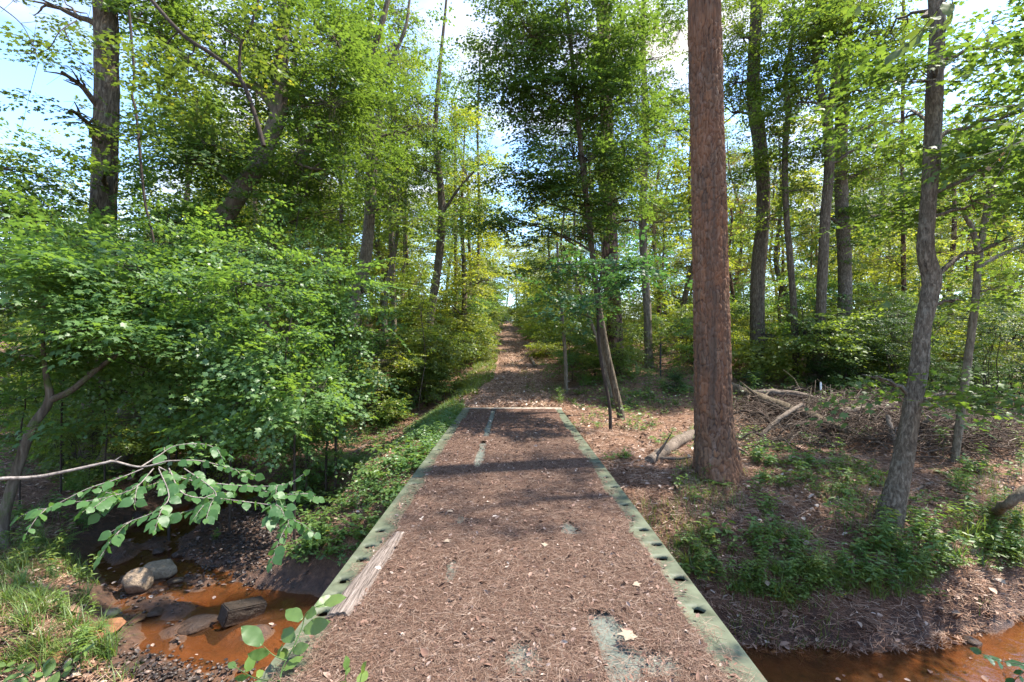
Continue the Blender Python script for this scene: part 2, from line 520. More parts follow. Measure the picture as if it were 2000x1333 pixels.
def pine_bark():
    t = NT('bark_pine')
    at = t.n('ShaderNodeAttribute', attribute_name='plate')
    sx = t.n('ShaderNodeSeparateColor'); t.l(at.outputs['Color'], sx.inputs[0])
    tc = t.n('ShaderNodeTexCoord').outputs['Object']
    mp = t.mapping(tc, (1, 1, .35))
    a = t.noise(mp, 30, 7, .7, .8)
    col = t.ramp(sx.outputs[1], [(0, (.175, .100, .056)), (.35, (.130, .070, .038)), (.6, (.215, .100, .046)), (.85, (.185, .122, .076)), (1, (.270, .130, .060))])
    col = t.mix(t.math('MULTIPLY', a, .75), col, (.070, .046, .040))
    col = t.mix(t.ramp(t.noise(mp, 13, 6, .7), [(.52, (0, 0, 0)), (.68, (.6, .6, .6))]), col, (.215, .165, .135))
    crack = t.ramp(sx.outputs[0], [(.0, (.035, .022, .017)), (.22, (.085, .05, .036)), (.5, (1, 1, 1))])
    col2 = t.mix(t.ramp(sx.outputs[0], [(.05, (0, 0, 0)), (.4, (1, 1, 1))]), (.045, .028, .022), col)
    band = t.ramp(t.noise(tc, 1.6, 3, .5), [(.42, (0, 0, 0)), (.62, (1, 1, 1))])
    col2 = t.mix(t.math('MULTIPLY', band, .35), col2, (.235, .105, .055))
    st = t.noise(t.mapping(tc, (1, 1, .09)), 7, 5, .65)
    col2 = t.mix(t.ramp(st, [(.50, (0, 0, 0)), (.64, (.75, .75, .75))]), col2, (.070, .052, .040))
    return t.bsdf(col2, .92, t.bump(a, .9, .012), .12)


M['bark_pine'] = pine_bark()


def ground_mat():
    t = NT('forest_floor')
    geo = t.n('ShaderNodeNewGeometry'); pos = geo.outputs['Position']
    sx = t.n('ShaderNodeSeparateXYZ'); t.l(pos, sx.inputs[0])
    a = t.noise(pos, 38, 8, .72); b = t.noise(pos, 1.3, 5, .6); c = t.noise(pos, 9, 6, .7, .5)
    col = t.ramp(a, [(.30, (.045, .024, .014)), (.44, (.150, .078, .044)), (.57, (.245, .135, .078)), (.72, (.40, .27, .18))])
    col = t.mix(t.ramp(b, [(.40, (0, 0, 0)), (.66, (.8, .8, .8))]), col, t.ramp(c, [(.3, (.05, .032, .022)), (.7, (.17, .10, .068))]))
    d = t.noise(pos, 6.5, 6, .75, .4)
    col = t.mix(t.ramp(d, [(.36, (.85, .85, .85)), (.52, (0, 0, 0))]), col, (.048, .028, .018))
    # orange silt of the stream bed
    silt = t.ramp(c, [(.3, (.060, .030, .016)), (.48, (.15, .068, .028)), (.64, (.185, .088, .040)), (.8, (.28, .16, .082))])
    dark = t.ramp(c, [(.35, (.030, .018, .013)), (.6, (.085, .046, .030)), (.8, (.17, .10, .066))])
    zz = t.math('ADD', sx.outputs[2], t.math('MULTIPLY', t.math('SUBTRACT', c, .5), .18))
    wet = t.ramp(t.math('MULTIPLY_ADD', zz, 1.0), [(0, (1, 1, 1)), (1, (1, 1, 1))])
    f1 = t.n('ShaderNodeMapRange'); t.l(zz, f1.inputs[0]); f1.inputs[1].default_value = -1.50; f1.inputs[2].default_value = -1.43
    f2 = t.n('ShaderNodeMapRange'); t.l(zz, f2.inputs[0]); f2.inputs[1].default_value = -1.32; f2.inputs[2].default_value = -1.0
    col = t.mix(f2.outputs[0], dark, col)
    col = t.mix(f1.outputs[0], silt, col)
    rg = t.n('ShaderNodeMapRange'); t.l(zz, rg.inputs[0]); rg.inputs[1].default_value = -1.46; rg.inputs[2].default_value = -1.2
    rg.inputs[3].default_value = .38; rg.inputs[4].default_value = .95
    # grassy brown beyond the wood
    h = t.math('ADD', t.math('MULTIPLY', a, .6), c)
    return t.bsdf(col, rg.outputs[0], t.bump(h, .9, .035), .3)


M['ground'] = ground_mat()


def path_mat():
    t = NT('dirt_track')
    pos = t.n('ShaderNodeNewGeometry').outputs['Position']
    a = t.noise(pos, 30, 8, .72); b = t.noise(t.mapping(pos, (1.4, .5, 1)), 1.6, 5, .6)
    col = t.ramp(a, [(.28, (.08, .048, .034)), (.45, (.20, .125, .088)), (.6, (.31, .20, .145)), (.75, (.45, .33, .25))])
    col = t.mix(t.ramp(b, [(.42, (0, 0, 0)), (.62, (.75, .75, .75))]), col, t.ramp(a, [(.3, (.10, .055, .032)), (.7, (.33, .20, .125))]))
    d = t.noise(pos, 4.5, 6, .75, .4)
    col = t.mix(t.ramp(d, [(.36, (.8, .8, .8)), (.52, (0, 0, 0))]), col, (.055, .033, .021))
    return t.bsdf(col, .95, t.bump(a, .9, .03), .15)


M['path'] = path_mat()


def water_mat():
    t = NT('stream_water')
    pos = t.n('ShaderNodeNewGeometry').outputs['Position']
    h = t.noise(pos, 9, 4, .55, .8)
    nrm = t.bump(h, .16, .03)
    lw = t.n('ShaderNodeFresnel'); lw.inputs[0].default_value = 1.5; t.l(nrm, lw.inputs['Normal'])
    tr = t.n('ShaderNodeBsdfTransparent'); tr.inputs[0].default_value = (.88, .66, .44, 1)
    mud = t.n('ShaderNodeBsdfDiffuse'); mud.inputs[0].default_value = (.145, .066, .030, 1)
    m0 = t.n('ShaderNodeMixShader'); m0.inputs[0].default_value = .22
    t.l(tr.outputs[0], m0.inputs[1]); t.l(mud.outputs[0], m0.inputs[2])
    g = t.n('ShaderNodeBsdfGlossy'); g.inputs['Roughness'].default_value = .03; t.l(nrm, g.inputs['Normal'])
    m = t.n('ShaderNodeMixShader'); t.l(lw.outputs[0], m.inputs[0]); t.l(m0.outputs[0], m.inputs[1]); t.l(g.outputs[0], m.inputs[2])
    t.l(m.outputs[0], t.out.inputs['Surface'])
    return t.m


M['water'] = water_mat()


def deck_mat(name, a, b, c, sc=6):
    t = NT(name)
    tc = t.n('ShaderNodeTexCoord').outputs['Object']
    n1 = t.noise(tc, sc, 7, .65); n2 = t.noise(t.mapping(tc, (1, .25, 1)), 40, 5, .6)
    col = t.ramp(n1, [(.32, c), (.46, a), (.62, b)])
    rust = t.ramp(t.noise(tc, 11, 6, .7), [(.60, (0, 0, 0)), (.72, (.8, .8, .8))])
    col = t.mix(rust, col, (.14, .085, .055))
    return t.bsdf(col, t.math('ADD', t.math('MULTIPLY', n1, .3), .5), t.bump(n2, .25, .006), .35)


M['deck'] = deck_mat('deck_paint', (.098, .114, .096), (.132, .148, .124), (.062, .066, .054))
M['rail'] = deck_mat('rail_paint', (.066, .076, .046), (.094, .106, .066), (.046, .050, .032), 5)
M['steel'] = deck_mat('under_steel', (.09, .10, .085), (.13, .14, .12), (.05, .05, .042))
M['end_beam'] = deck_mat('end_beam_wood', (.24, .21, .17), (.33, .29, .24), (.15, .12, .09))


def litter_mat(name, stops, rough=.85, gl=.2):
    t = NT(name)
    r = t.n('ShaderNodeNewGeometry').outputs['Random Per Island']
    return t.bsdf(t.ramp(r, stops), rough, None, gl)


M['pine_straw'] = litter_mat('pine_straw', [(0, (.044, .023, .015)), (.3, (.094, .049, .031)), (.6, (.142, .080, .053)), (.85, (.205, .137, .098)), (1, (.29, .215, .165))], .7, .3)
M['forest_straw'] = litter_mat('forest_straw', [(0, (.085, .042, .025)), (.3, (.17, .086, .050)), (.6, (.25, .135, .082)), (.85, (.34, .22, .15)), (1, (.46, .35, .26))], .7, .3)  # brighter copy of pine_straw, its colour makes up for missing light on the banks
M['forest_leaf'] = litter_mat('forest_leaf', [(0, (.09, .052, .034)), (.4, (.20, .12, .078)), (.7, (.31, .205, .145)), (.93, (.42, .32, .25)), (1, (.55, .46, .38))])  # dry_leaf lightened the same way, standing in for light on the shaded banks
M['dry_leaf'] = litter_mat('dry_leaf', [(0, (.07, .038, .028)), (.4, (.15, .085, .060)), (.7, (.22, .14, .105)), (.93, (.30, .225, .185)), (1, (.42, .35, .29))])
M['pale_leaf'] = litter_mat('pale_leaf', [(0, (.20, .15, .105)), (1, (.27, .21, .155))])
M['gravel'] = litter_mat('wet_gravel', [(0, (.016, .012, .010)), (.5, (.040, .028, .023)), (.85, (.085, .058, .046)), (1, (.17, .12, .095))], .5, .4)


def bed_mat():
    t = NT('litter_bed')
    pos = t.n('ShaderNodeNewGeometry').outputs['Position']
    a = t.noise(pos, 85, 6, .72); b = t.noise(pos, 2.5, 4, .6); c = t.noise(t.mapping(pos, (60, 18, 30)), 1.5, 5, .7, 1.5)
    col = t.ramp(t.math('ADD', t.math('MULTIPLY', a, .5), t.math('MULTIPLY', c, .5)), [(.30, (.024, .013, .009)), (.45, (.062, .033, .022)), (.57, (.100, .056, .039)), (.72, (.165, .112, .085))])
    col = t.mix(t.math('MULTIPLY', b, .35), col, (.135, .088, .068))
    return t.bsdf(col, .92, t.bump(a, .9, .015), .15)


M['bed'] = bed_mat()


def rock_mat(name, lo, hi, sc=7, rough=.8):
    t = NT(name)
    tc = t.n('ShaderNodeTexCoord').outputs['Object']
    a = t.noise(tc, sc, 8, .7); b = t.noise(tc, sc * 5, 5, .7)
    col = t.ramp(a, [(.3, lo), (.7, hi)])
    col = t.mix(t.ramp(b, [(.35, (.5, .5, .5)), (.5, (0, 0, 0))]), col, tuple(q * .45 for q in lo))
    sz = t.n('ShaderNodeSeparateXYZ'); t.l(t.n('ShaderNodeNewGeometry').outputs['Position'], sz.inputs[0])
    wl = t.n('ShaderNodeMapRange'); t.l(t.math('ADD', sz.outputs[2], t.math('MULTIPLY', t.math('SUBTRACT', a, .5), .10)), wl.inputs[0])
    wl.inputs[1].default_value = WATER + .055; wl.inputs[2].default_value = WATER + .085
    col = t.mix(wl.outputs[0], (.050, .026, .014), col)
    return t.bsdf(col, rough, t.bump(t.math('ADD', a, t.math('MULTIPLY', b, .3)), 1.0, .05), .3)


M['rock_tan'] = rock_mat('rock_tan', (.16, .115, .075), (.36, .27, .185))
M['rock_grey'] = rock_mat('rock_grey', (.12, .092, .060), (.30, .235, .155))
M['rock_red'] = rock_mat('rock_red', (.12, .050, .022), (.28, .13, .065), rough=.5)
M['rock_dark'] = rock_mat('rock_dark', (.022, .015, .012), (.070, .046, .034), rough=.5)
M['wet_wood'] = rock_mat('wet_wood', (.016, .012, .009), (.060, .042, .030), 12, .45)
M['weathered'] = bark_mat('weathered_wood', (.075, .062, .054), (.23, .195, .17), (.36, .315, .28), 30, 1.0, .6)


def wood_board():
    t = NT('weathered_board')
    tc = t.n('ShaderNodeTexCoord').outputs['Object']
    a = t.noise(t.mapping(tc, (1, .06, 1)), 65, 6, .7, .8)
    col = t.ramp(a, [(.34, (.035, .027, .022)), (.47, (.125, .100, .084)), (.6, (.21, .172, .148)), (.75, (.30, .25, .22))])
    return t.bsdf(col, .9, t.bump(a, 1.0, .012), .1)


M['board'] = wood_board()
def plain(name, c, rough=.6):
    return NT(name).bsdf(c, rough)
M['post_white'] = plain('post_white', (.75, .76, .74)); M['post_black'] = plain('post_black', (.03, .032, .033))
# ---------------------------------------------------------------- camera, sky, sun
sc = bpy.context.scene
cam = bpy.data.objects.new('camera', bpy.data.cameras.new('camera')); C.objects.link(cam)
cam.location = (0, 0, HC); cam.rotation_euler = (math.radians(90), 0, 0)
cam.data.sensor_width = 36; cam.data.lens = 36 * FPX / 2000; cam.data.shift_y = .003
cam.data.clip_start = .05; cam.data.clip_end = 2000
sc.camera = cam
SUN_AZ, SUN_EL = math.radians(78), math.radians(59)
sc.view_settings.view_transform = 'Standard'; sc.view_settings.look = 'None'
sc.view_settings.gamma = 1; sc.view_settings.exposure = 2.3
sc.cycles.max_bounces = 8; sc.cycles.diffuse_bounces = 6; sc.cycles.glossy_bounces = 2
sc.cycles.transmission_bounces = 5; sc.cycles.transparent_max_bounces = 6
sc.cycles.use_denoising = True
sc.cycles.caustics_reflective = False; sc.cycles.caustics_refractive = False
sc.cycles.sample_clamp_indirect = 4

w = bpy.data.worlds.new('World'); sc.world = w; w.use_nodes = True
nt = w.node_tree; nt.nodes.clear()
sky = nt.nodes.new('ShaderNodeTexSky'); sky.sky_type = 'NISHITA'; sky.sun_disc = False
sky.sun_elevation = SUN_EL; sky.sun_rotation = SUN_AZ; sky.air_density = 1.0; sky.dust_density = .6; sky.ozone_density = 1.2
bg = nt.nodes.new('ShaderNodeBackground'); bg.inputs[1].default_value = .135
tint = nt.nodes.new('ShaderNodeMix'); tint.data_type = 'RGBA'; tint.blend_type = 'MULTIPLY'; tint.inputs[0].default_value = 1; tint.inputs[7].default_value = (.76, .88, 1.0, 1)
nt.links.new(sky.outputs[0], tint.inputs[6]); nt.links.new(tint.outputs[2], bg.inputs[0])
tc = nt.nodes.new('ShaderNodeTexCoord')
mp = nt.nodes.new('ShaderNodeMapping'); mp.inputs['Scale'].default_value = (1, 1, 2.2); mp.inputs['Location'].default_value = (.35, .2, .1)
nt.links.new(tc.outputs['Generated'], mp.inputs['Vector'])
nz = nt.nodes.new('ShaderNodeTexNoise'); nz.inputs['Scale'].default_value = 2.2; nz.inputs['Detail'].default_value = 7; nz.inputs['Roughness'].default_value = .55
nt.links.new(mp.outputs[0], nz.inputs['Vector'])
rp = nt.nodes.new('ShaderNodeValToRGB'); rp.color_ramp.elements[0].position = .47; rp.color_ramp.elements[1].position = .66
nt.links.new(nz.outputs['Fac'], rp.inputs[0])
cl = nt.nodes.new('ShaderNodeBackground'); cl.inputs[0].default_value = (1.0, .96, .94, 1); cl.inputs[1].default_value = .32
mx = nt.nodes.new('ShaderNodeMixShader'); wo = nt.nodes.new('ShaderNodeOutputWorld')
nt.links.new(rp.outputs[0], mx.inputs[0]); nt.links.new(bg.outputs[0], mx.inputs[1]); nt.links.new(cl.outputs[0], mx.inputs[2])
nt.links.new(mx.outputs[0], wo.inputs[0])

sl = bpy.data.lights.new('sun', 'SUN'); sl.energy = 3.3; sl.angle = math.radians(1.0); sl.color = (1, .93, .82)
so = bpy.data.objects.new('sun', sl); C.objects.link(so)
so.rotation_euler = (math.pi / 2 - SUN_EL, 0, math.pi - SUN_AZ)
so.location = (20, 6, 30)


# ---------------------------------------------------------------- ground, track, water
def axis(lo, hi, flo, fhi, step, grow=1.18):
    a = list(np.arange(flo, fhi + 1e-6, step)); s = step
    while a[-1] < hi:
        s *= grow; a.append(a[-1] + s)
    s = step
    while a[0] > lo:
        s *= grow; a.insert(0, a[0] - s)
    return np.array(a)


gx = axis(-400, 400, -11, 11, .09); gy = axis(-60, 600, 1.2, 16, .09)
XX, YY = np.meshgrid(gx, gy)
ZZ = tz(XX, YY) + (fbm(XX * 6, YY * 6, seed=31, oct=3) - .5) * .06 * (np.abs(XX) < 14) * (YY < 20)
nx, ny = len(gx), len(gy)
i = np.arange(ny - 1)[:, None] * nx + np.arange(nx - 1)[None]
F = np.stack([i, i + 1, i + nx + 1, i + nx], -1).reshape(-1, 4)
GX, GY, GZ = gx, gy, ZZ


def tz(x, y):
    """height of the ground sheet itself, read off its grid"""
    x = np.asarray(x, float); y = np.asarray(y, float)
    i = np.clip(np.searchsorted(GX, x) - 1, 0, len(GX) - 2); j = np.clip(np.searchsorted(GY, y) - 1, 0, len(GY) - 2)
    u = (x - GX[i]) / (GX[i + 1] - GX[i]); v = (y - GY[j]) / (GY[j + 1] - GY[j])
    return (GZ[j, i] * (1 - u) + GZ[j, i + 1] * u) * (1 - v) + (GZ[j + 1, i] * (1 - u) + GZ[j + 1, i + 1] * u) * v


o = link('ground', make_mesh('ground', np.stack([XX, YY, ZZ], -1).reshape(-1, 3), [F], [M['ground']], True))
tag(o, kind='structure')


def strip(name, y0, y1, dy, half, mat, lift):
    ys = np.arange(y0, y1, dy); us = np.linspace(-1, 1, 25)
    cx = path_x(ys)
    X = cx[:, None] + us[None] * half(ys)[:, None] + (vn(ys[:, None] * 1.3 + us[None] * 0, us[None] * 3 + ys[:, None] * 0, seed=12) - .5) * .9 * np.clip((np.abs(us[None]) - .6) / .4, 0, 1) * np.sign(us[None]) * np.clip((ys[:, None] - 12) / 1.5, 0, 1)
    Y = np.repeat(ys[:, None], 25, 1)
    rut = -.05 * np.exp(-((np.abs(us) - .5) / .18) ** 2)[None] - .06 * (np.abs(us[None]) > .95)
    Z = tz(X, Y) + lift + rut * np.clip((Y - 12) / 3, 0, 1) + (fbm(X * 4, Y * 4, seed=14) - .5) * .05
    n = 25
    i = np.arange(len(ys) - 1)[:, None] * n + np.arange(n - 1)[None]
    F = np.stack([i, i + 1, i + n + 1, i + n], -1).reshape(-1, 4)
    return link(name, make_mesh(name, np.stack([X, Y, Z], -1).reshape(-1, 3), [F], [mat], True))


def path_x(y):
    y = np.asarray(y, float)
    return .0 + .0 * y - .010 * np.clip(y - 14, 0, 60) + .25 * np.sin(y * .16) * np.clip((y - 14) / 12, 0, 1) * .5


o = strip('dirt_track', 11.9, 85, .16, lambda y: 1.25 + .10 * np.sin(y * .5) - .25 * sm((y - 13) / 5), M['path'], .045); tag(o, kind='structure')

# water: one sheet cut to the channel
gx = np.arange(-10.5, 17, .14); gy = np.arange(1.5, 17, .14)
XX, YY = np.meshgrid(gx, gy); S = creek_s(XX, YY) - .9
nx = len(gx)
ok = S < 0
i = np.arange(len(gy) - 1)[:, None] * nx + np.arange(nx - 1)[None]
keep = ok[:-1, :-1] & ok[1:, 1:]
F = np.stack([i, i + 1, i + nx + 1, i + nx], -1)[keep]
used = np.unique(F); remap = np.full(XX.size, -1); remap[used] = np.arange(len(used))
V = np.stack([XX, YY, np.full_like(XX, WATER + .035)], -1).reshape(-1, 3)[used]
o = link('stream_water', make_mesh('stream_water', V, [remap[F]], [M['water']], True)); tag(o, kind='structure')


def ray_ground(px, py, dmin=2.2, dmax=120):
    for n in (90, 24, 12):
        d = np.geomspace(dmin, dmax, n)
        p = np.stack([(px - 1000) / FPX * d, d, HC - (py - HOR) / FPX * d], -1)
        dz = p[:, 2] - tz(p[:, 0], p[:, 1])
        if not (dz < 0).any():
            return p[-1]
        k = int(np.argmax(dz < 0)); dmin, dmax = d[max(k - 1, 0)], d[k]
    return p[k]


# ---------------------------------------------------------------- the bridge: an old flat railcar bed
HW = 1.27; Y0, Y1 = -1.5, 12.0
bridge = thing('footbridge', (0, 0, 0), 'green painted steel flatbed bridge over the stream, strewn with pine needles', 'bridge')
g = G()
xs = np.linspace(-HW + .235, HW - .235, 20); ys = np.linspace(Y0, Y1 - .16, 120)
XX, YY = np.meshgrid(xs, ys); ZZ = -.012 + .012 * (fbm(XX * 2, YY * 2, seed=3) - .5)
i = np.arange(119)[:, None] * 20 + np.arange(19)[None]
g.add(np.stack([XX, YY, ZZ], -1).reshape(-1, 3), np.stack([i, i + 1, i + 21, i + 20], -1).reshape(-1, 4))
link('deck', g.mesh('deck', M['deck'], True), bridge)


def rail(side, holes):
    """top plate with stake pockets cut through it, plus the outer web"""
    g = G(); xo, xi = HW, HW - .235
    zt = .012
    cuts = sorted(holes)
    y = Y0
    def quad(ya, yb):
        n = max(1, int((yb - ya) / .25)); yy = np.linspace(ya, yb, n + 1)
        for a, b in zip(yy[:-1], yy[1:]):
            g.add([[xi, a, zt], [xo, a, zt], [xo, b, zt], [xi, b, zt]], [[0, 1, 2, 3]])
    for (yc, xc, hx, hy) in cuts:
        hx, hy = hx * .85, min(hy, .042)
        ya, yb = yc - hy - .04, yc + hy + .04
        if ya <= y: continue
        quad(y, ya)
        k = 16; th = np.arange(k) * 2 * math.pi / k
        inn = np.stack([xc + hx * np.sign(np.cos(th)) * np.abs(np.cos(th)) ** .7 * (1 + .22 * np.sin(3 * th + yc * 5) + .1 * np.sin(5 * th + yc * 9)), yc + hy * np.sign(np.sin(th)) * np.abs(np.sin(th)) ** .8, np.full(k, zt)], -1)
        c, s_ = np.cos(th), np.sin(th); m = np.maximum(np.abs(c), np.abs(s_))
        cx, cy = (xi + xo) / 2, yc
        out = np.stack([cx + (xo - xi) / 2 * c / m, cy + (yb - ya) / 2 * s_ / m, np.full(k, zt)], -1)
        low = inn + np.array([0, 0, -.022])
        q = np.arange(k); q2 = (q + 1) % k
        g.add(np.vstack([out, inn, low]), np.vstack([np.stack([q, q2, k + q2, k + q], -1), np.stack([k + q, k + q2, 2 * k + q2, 2 * k + q], -1)]))
        y = yb
    quad(y, Y1 - .16)
    # outer web with a lower flange, inner edge
    for (x0, z0, x1, z1) in ((xo, zt, xo, -.30), (xo, -.30, xo + .09, -.30), (xo + .09, -.30, xo + .09, -.325), (xo + .09, -.325, xi, -.325), (xi, zt, xi, -.03)):
        yy = np.linspace(Y0, Y1 - .16, 40)
        for a, b in zip(yy[:-1], yy[1:]):
            g.add([[x0, a, z0], [x1, a, z1], [x1, b, z1], [x0, b, z0]], [[0, 1, 2, 3]])
    me_v = [v * np.array([side, 1, 1]) for v in g.v]; g.v = me_v
    return link('side_rail', g.mesh('side_rail', M['rail']), bridge)


def hole_at(px, py, hx=.045, hy=.055):
    d = HC * FPX / (py - HOR); return (d, abs((px - 1000) / FPX * d), hx, hy)


HL = [(741, 1039, .052, .045), (720, 1070, .055, .05), (697, 1096, .055, .06), (674, 1137, .055, .055), (661, 1153, .028, .012), (655, 1163, .022, .012),
      (812, 934, .05, .05), (800, 947, .05, .05), (836, 905, .04, .05), (855, 880, .04, .06), (868, 860, .04, .06), (880, 842, .04, .06), (890, 824, .04, .06), (899, 810, .04, .06), (625, 1200, .05, .06)]
HR = [(1262, 1037, .05, .05), (1281, 1066, .05, .05), (1298, 1093, .06, .06), (1326, 1133, .06, .06), (1207, 953, .05, .05), (1196, 934, .045, .05), (1176, 905, .045, .06), (1385, 1195, .05, .1),
      (1160, 880, .045, .07), (1147, 860, .045, .07), (1134, 843, .045, .07), (1122, 824, .045, .07), (1110, 808, .045, .07), (1232, 988, .05, .05)]
HOLES = []
for sd, HH in ((-1, HL), (1, HR)):
    hs = []
    for px, py, hx, hy in HH:
        d, x, hx, hy = hole_at(px, py, hx, hy)
        hs.append((d, min(max(x, HW - .235 + hx + .02), HW - hx - .03) + random.uniform(-.02, .02), hx * random.uniform(.9, 1.15), hy * random.uniform(.7, .95)))
    rail(sd, hs); HOLES += [(sd * h_[1], h_[0]) for h_ in hs]
g = G(); g.box((0, Y1 - .06, -.06), (HW + .02, .095, .095))
link('end_beam', g.mesh('end_beam', M['end_beam']), bridge)
for x in (-.55, .55):
    g = G(); g.box((x, 5.2, -.24), (.07, 6.4, .20)); link('girder', g.mesh('girder', M['steel']), bridge)
for y_ in (11.85, 1.6):
    g = G(); g.box((0, y_, -.68), (1.5, .2, .23)); link('bearing_timber', g.mesh('bearing_timber', M['wet_wood']), bridge)


# pine-straw litter lying on the deck, worn through in places
def bare(x, y):
    w = fbm(x * 3.2, y * 2.2, seed=40)
    s1 = np.exp(-((x + .485) / .07) ** 2) * 1.2 * sm((y - 5.9) / .8) * (vn(y * 2.1, y * 0 + .5, seed=41) > .30)
    s2 = np.exp(-((x - .53 - .03 * np.sin(y * 3)) / .105) ** 2) * 1.2 * (1 - sm((y - 4.0) / .7)) * (vn(y * 2.6, y * 0 + .2, seed=42) > .28)
    s3 = np.exp(-(((x - .06) / .16) ** 2 + ((y - 2.42) / .22) ** 2)) * 1.1
    s3 = s3 + np.exp(-(((x - .78) / .16) ** 2 + ((y - 2.40) / .14) ** 2)) + np.exp(-(((x + .50) / .09) ** 2 + ((y - 4.4) / .25) ** 2)) * .8 + np.exp(-(((x + .45) / .09) ** 2 + ((y - 3.45) / .3) ** 2)) * .75
    ed = sm((np.abs(x) - (1.035 + .07 * (fbm(x * 0 + np.sign(x) * 3, y * 1.7, seed=43) - .45) * 2)) / .07)
    for hx_, hy_ in HOLES:
        ed = ed + 1.6 * np.exp(-(((x - hx_) / .085) ** 2 + ((y - hy_) / .09) ** 2) ** 2)
    return np.clip(s1 + s2 + s3 + ed - (w - .5) * .9, 0, 2)


xs = np.arange(-1.26, 1.2601, .02); ys = np.arange(-.5, Y1 - .02, .03)
XX, YY = np.meshgrid(xs, ys); B = bare(XX, YY)
ZZ = .016 + .016 * sm((.62 - B) / .5) + .016 * (fbm(XX * 14, YY * 14, seed=44) - .5)
nx = len(xs); i = np.arange(len(ys) - 1)[:, None] * nx + np.arange(nx - 1)[None]
keep = (B[:-1, :-1] < .60)
F = np.stack([i, i + 1, i + nx + 1, i + nx], -1)[keep]
used = np.unique(F); remap = np.full(XX.size, -1); remap[used] = np.arange(len(used))
g = G(); g.add(np.stack([XX, YY, ZZ], -1).reshape(-1, 3)[used], remap[F])
o = link('needle_litter', g.mesh('needle_litter', M['bed'], True)); tag(o, 'bed of rusty pine needles covering the bridge deck', 'pine needles', kind='stuff')


def scatter_needles(n, fx, fy, fz, length, wid, keepf=None, lift=.004, tilt=.12):
    x = fx(n); y = fy(n)
    if keepf is not None:
        k = keepf(x, y); x = x[k]; y = y[k]
    n = len(x); th = rng.random(n) * 2 * math.pi
    D = np.stack([np.cos(th), np.sin(th), rng.normal(0, tilt, n)], -1)
    N = np.stack([rng.normal(0, .5, n), rng.normal(0, .5, n), np.ones(n)], -1)
    L = rng.uniform(length * .55, length * 1.1, n)
    z = fz(x, y) + lift + np.abs(rng.normal(0, lift, n))
    p = np.stack([x, y, z], -1) - D * L[:, None] * .5
    g = G(); g.cards(BLADE, p, D, N, L, np.full(n, wid))
    return g


def yfun(a, b, p):
    return lambda n: a + (b - a) * rng.random(n) ** p


g = scatter_needles(130000, lambda n: rng.uniform(-1.2, 1.2, n), yfun(1.9, 8.5, 1.9), lambda x, y: np.full(len(x), .030), .095, .0015, lambda x, y: (bare(x, y) < .62 + rng.random(len(x)) ** 3 * .9), .005)
o = link('pine_needles', g.mesh('pine_needles', M['pine_straw'])); tag(o, 'loose brown pine needles scattered over the bridge deck', 'pine needles', kind='stuff')


def scatter_flakes(n, fx, fy, fz, size, tpl, lift=.012, keepf=None):
    x = fx(n); y = fy(n)
    if keepf is not None:
        k = keepf(x, y); x = x[k]; y = y[k]
    n = len(x); th = rng.random(n) * 2 * math.pi
    D = np.stack([np.cos(th), np.sin(th), rng.normal(0, .3, n)], -1)
    N = np.stack([rng.normal(0, .4, n), rng.normal(0, .4, n), np.ones(n)], -1)
    S = size * rng.uniform(.4, 1.2, n) * np.where(rng.random(n) < .15, 1.6, 1)
    g = G(); g.cards(tpl, np.stack([x, y, fz(x, y) + lift + rng.random(n) * lift], -1), D, N, S, S * rng.uniform(.5, 1.1, n))
    return g


CURL = (np.array([(0, 0, 0), (.3, .3, .16), (.65, .26, .2), (1, 0, .12), (.65, -.26, .18), (.3, -.3, .14), (.5, 0, -.02)], float), OVATE[1])
g = scatter_flakes(9000, lambda n: rng.uniform(-1.15, 1.15, n), yfun(1.9, 11.5, 1.6), lambda x, y: np.full(len(x), .030), .032, CURL, .004, lambda x, y: bare(x, y) < 1.1)
o = link('leaf_litter', g.mesh('leaf_litter', M['dry_leaf'])); tag(o, 'small curled dead leaves and bark bits on the bridge', 'leaf litter', kind='stuff')

# forest-floor litter
def out_of_bridge(x, y):
    return ~((np.abs(x) < 1.32) & (y < 12.1)) & (creek_s(x, y) > np.where(x > 0, -.06, .45)) & ~((np.hypot((x + 4.0) / 1.35, (y - 7.7) / 1.8) < 1.0))


def polar(n, a0, a1, d0, d1, p=1.3):
    d = d0 + (d1 - d0) * rng.random(n) ** p; u = rng.uniform(a0, a1, n)
    return d, u


d_, u_ = polar(85000, -1.15, 1.15, 4.0, 14, 1.2)
g = scatter_needles(len(d_), lambda n: d_ * u_, lambda n: d_, lambda x, y: tz(x, y), .15, .0045, out_of_bridge, .020, .16)
g2 = scatter_needles(60000, lambda n: 1.3 + 6.2 * rng.random(n), lambda n: 4.3 + 5.2 * rng.random(n) ** 1.2, lambda x, y: tz(x, y), .15, .0036, lambda x, y: out_of_bridge(x, y) & (vn(x * 1.4, y * 1.4, seed=33) > .22), .018, .16)
g.add(np.concatenate(g2.v), np.concatenate(g2.f[4]))
o = link('forest_needles', g.mesh('forest_needles', M['forest_straw'])); tag(o, 'brown pine needles covering the banks under the trees', 'pine needles', kind='stuff')
d_, u_ = polar(30000, -1.15, 1.15, 4.0, 26, 1.4)
g = scatter_flakes(len(d_), lambda n: d_ * u_, lambda n: d_, lambda x, y: tz(x, y), .075, CURL, .022, lambda x, y: out_of_bridge(x, y) & ((np.abs(x) > 1.6) | (y < 12)))
o = link('forest_leaf_litter', g.mesh('forest_leaf_litter', M['forest_leaf'])); tag(o, 'dry brown fallen leaves covering the banks', 'leaf litter', kind='stuff')
g = scatter_flakes(7000, lambda n: rng.normal(0, 1.0, n), yfun(12.2, 32, 1.5), lambda x, y: tz(x, y) + .05, .07, CURL, .02)
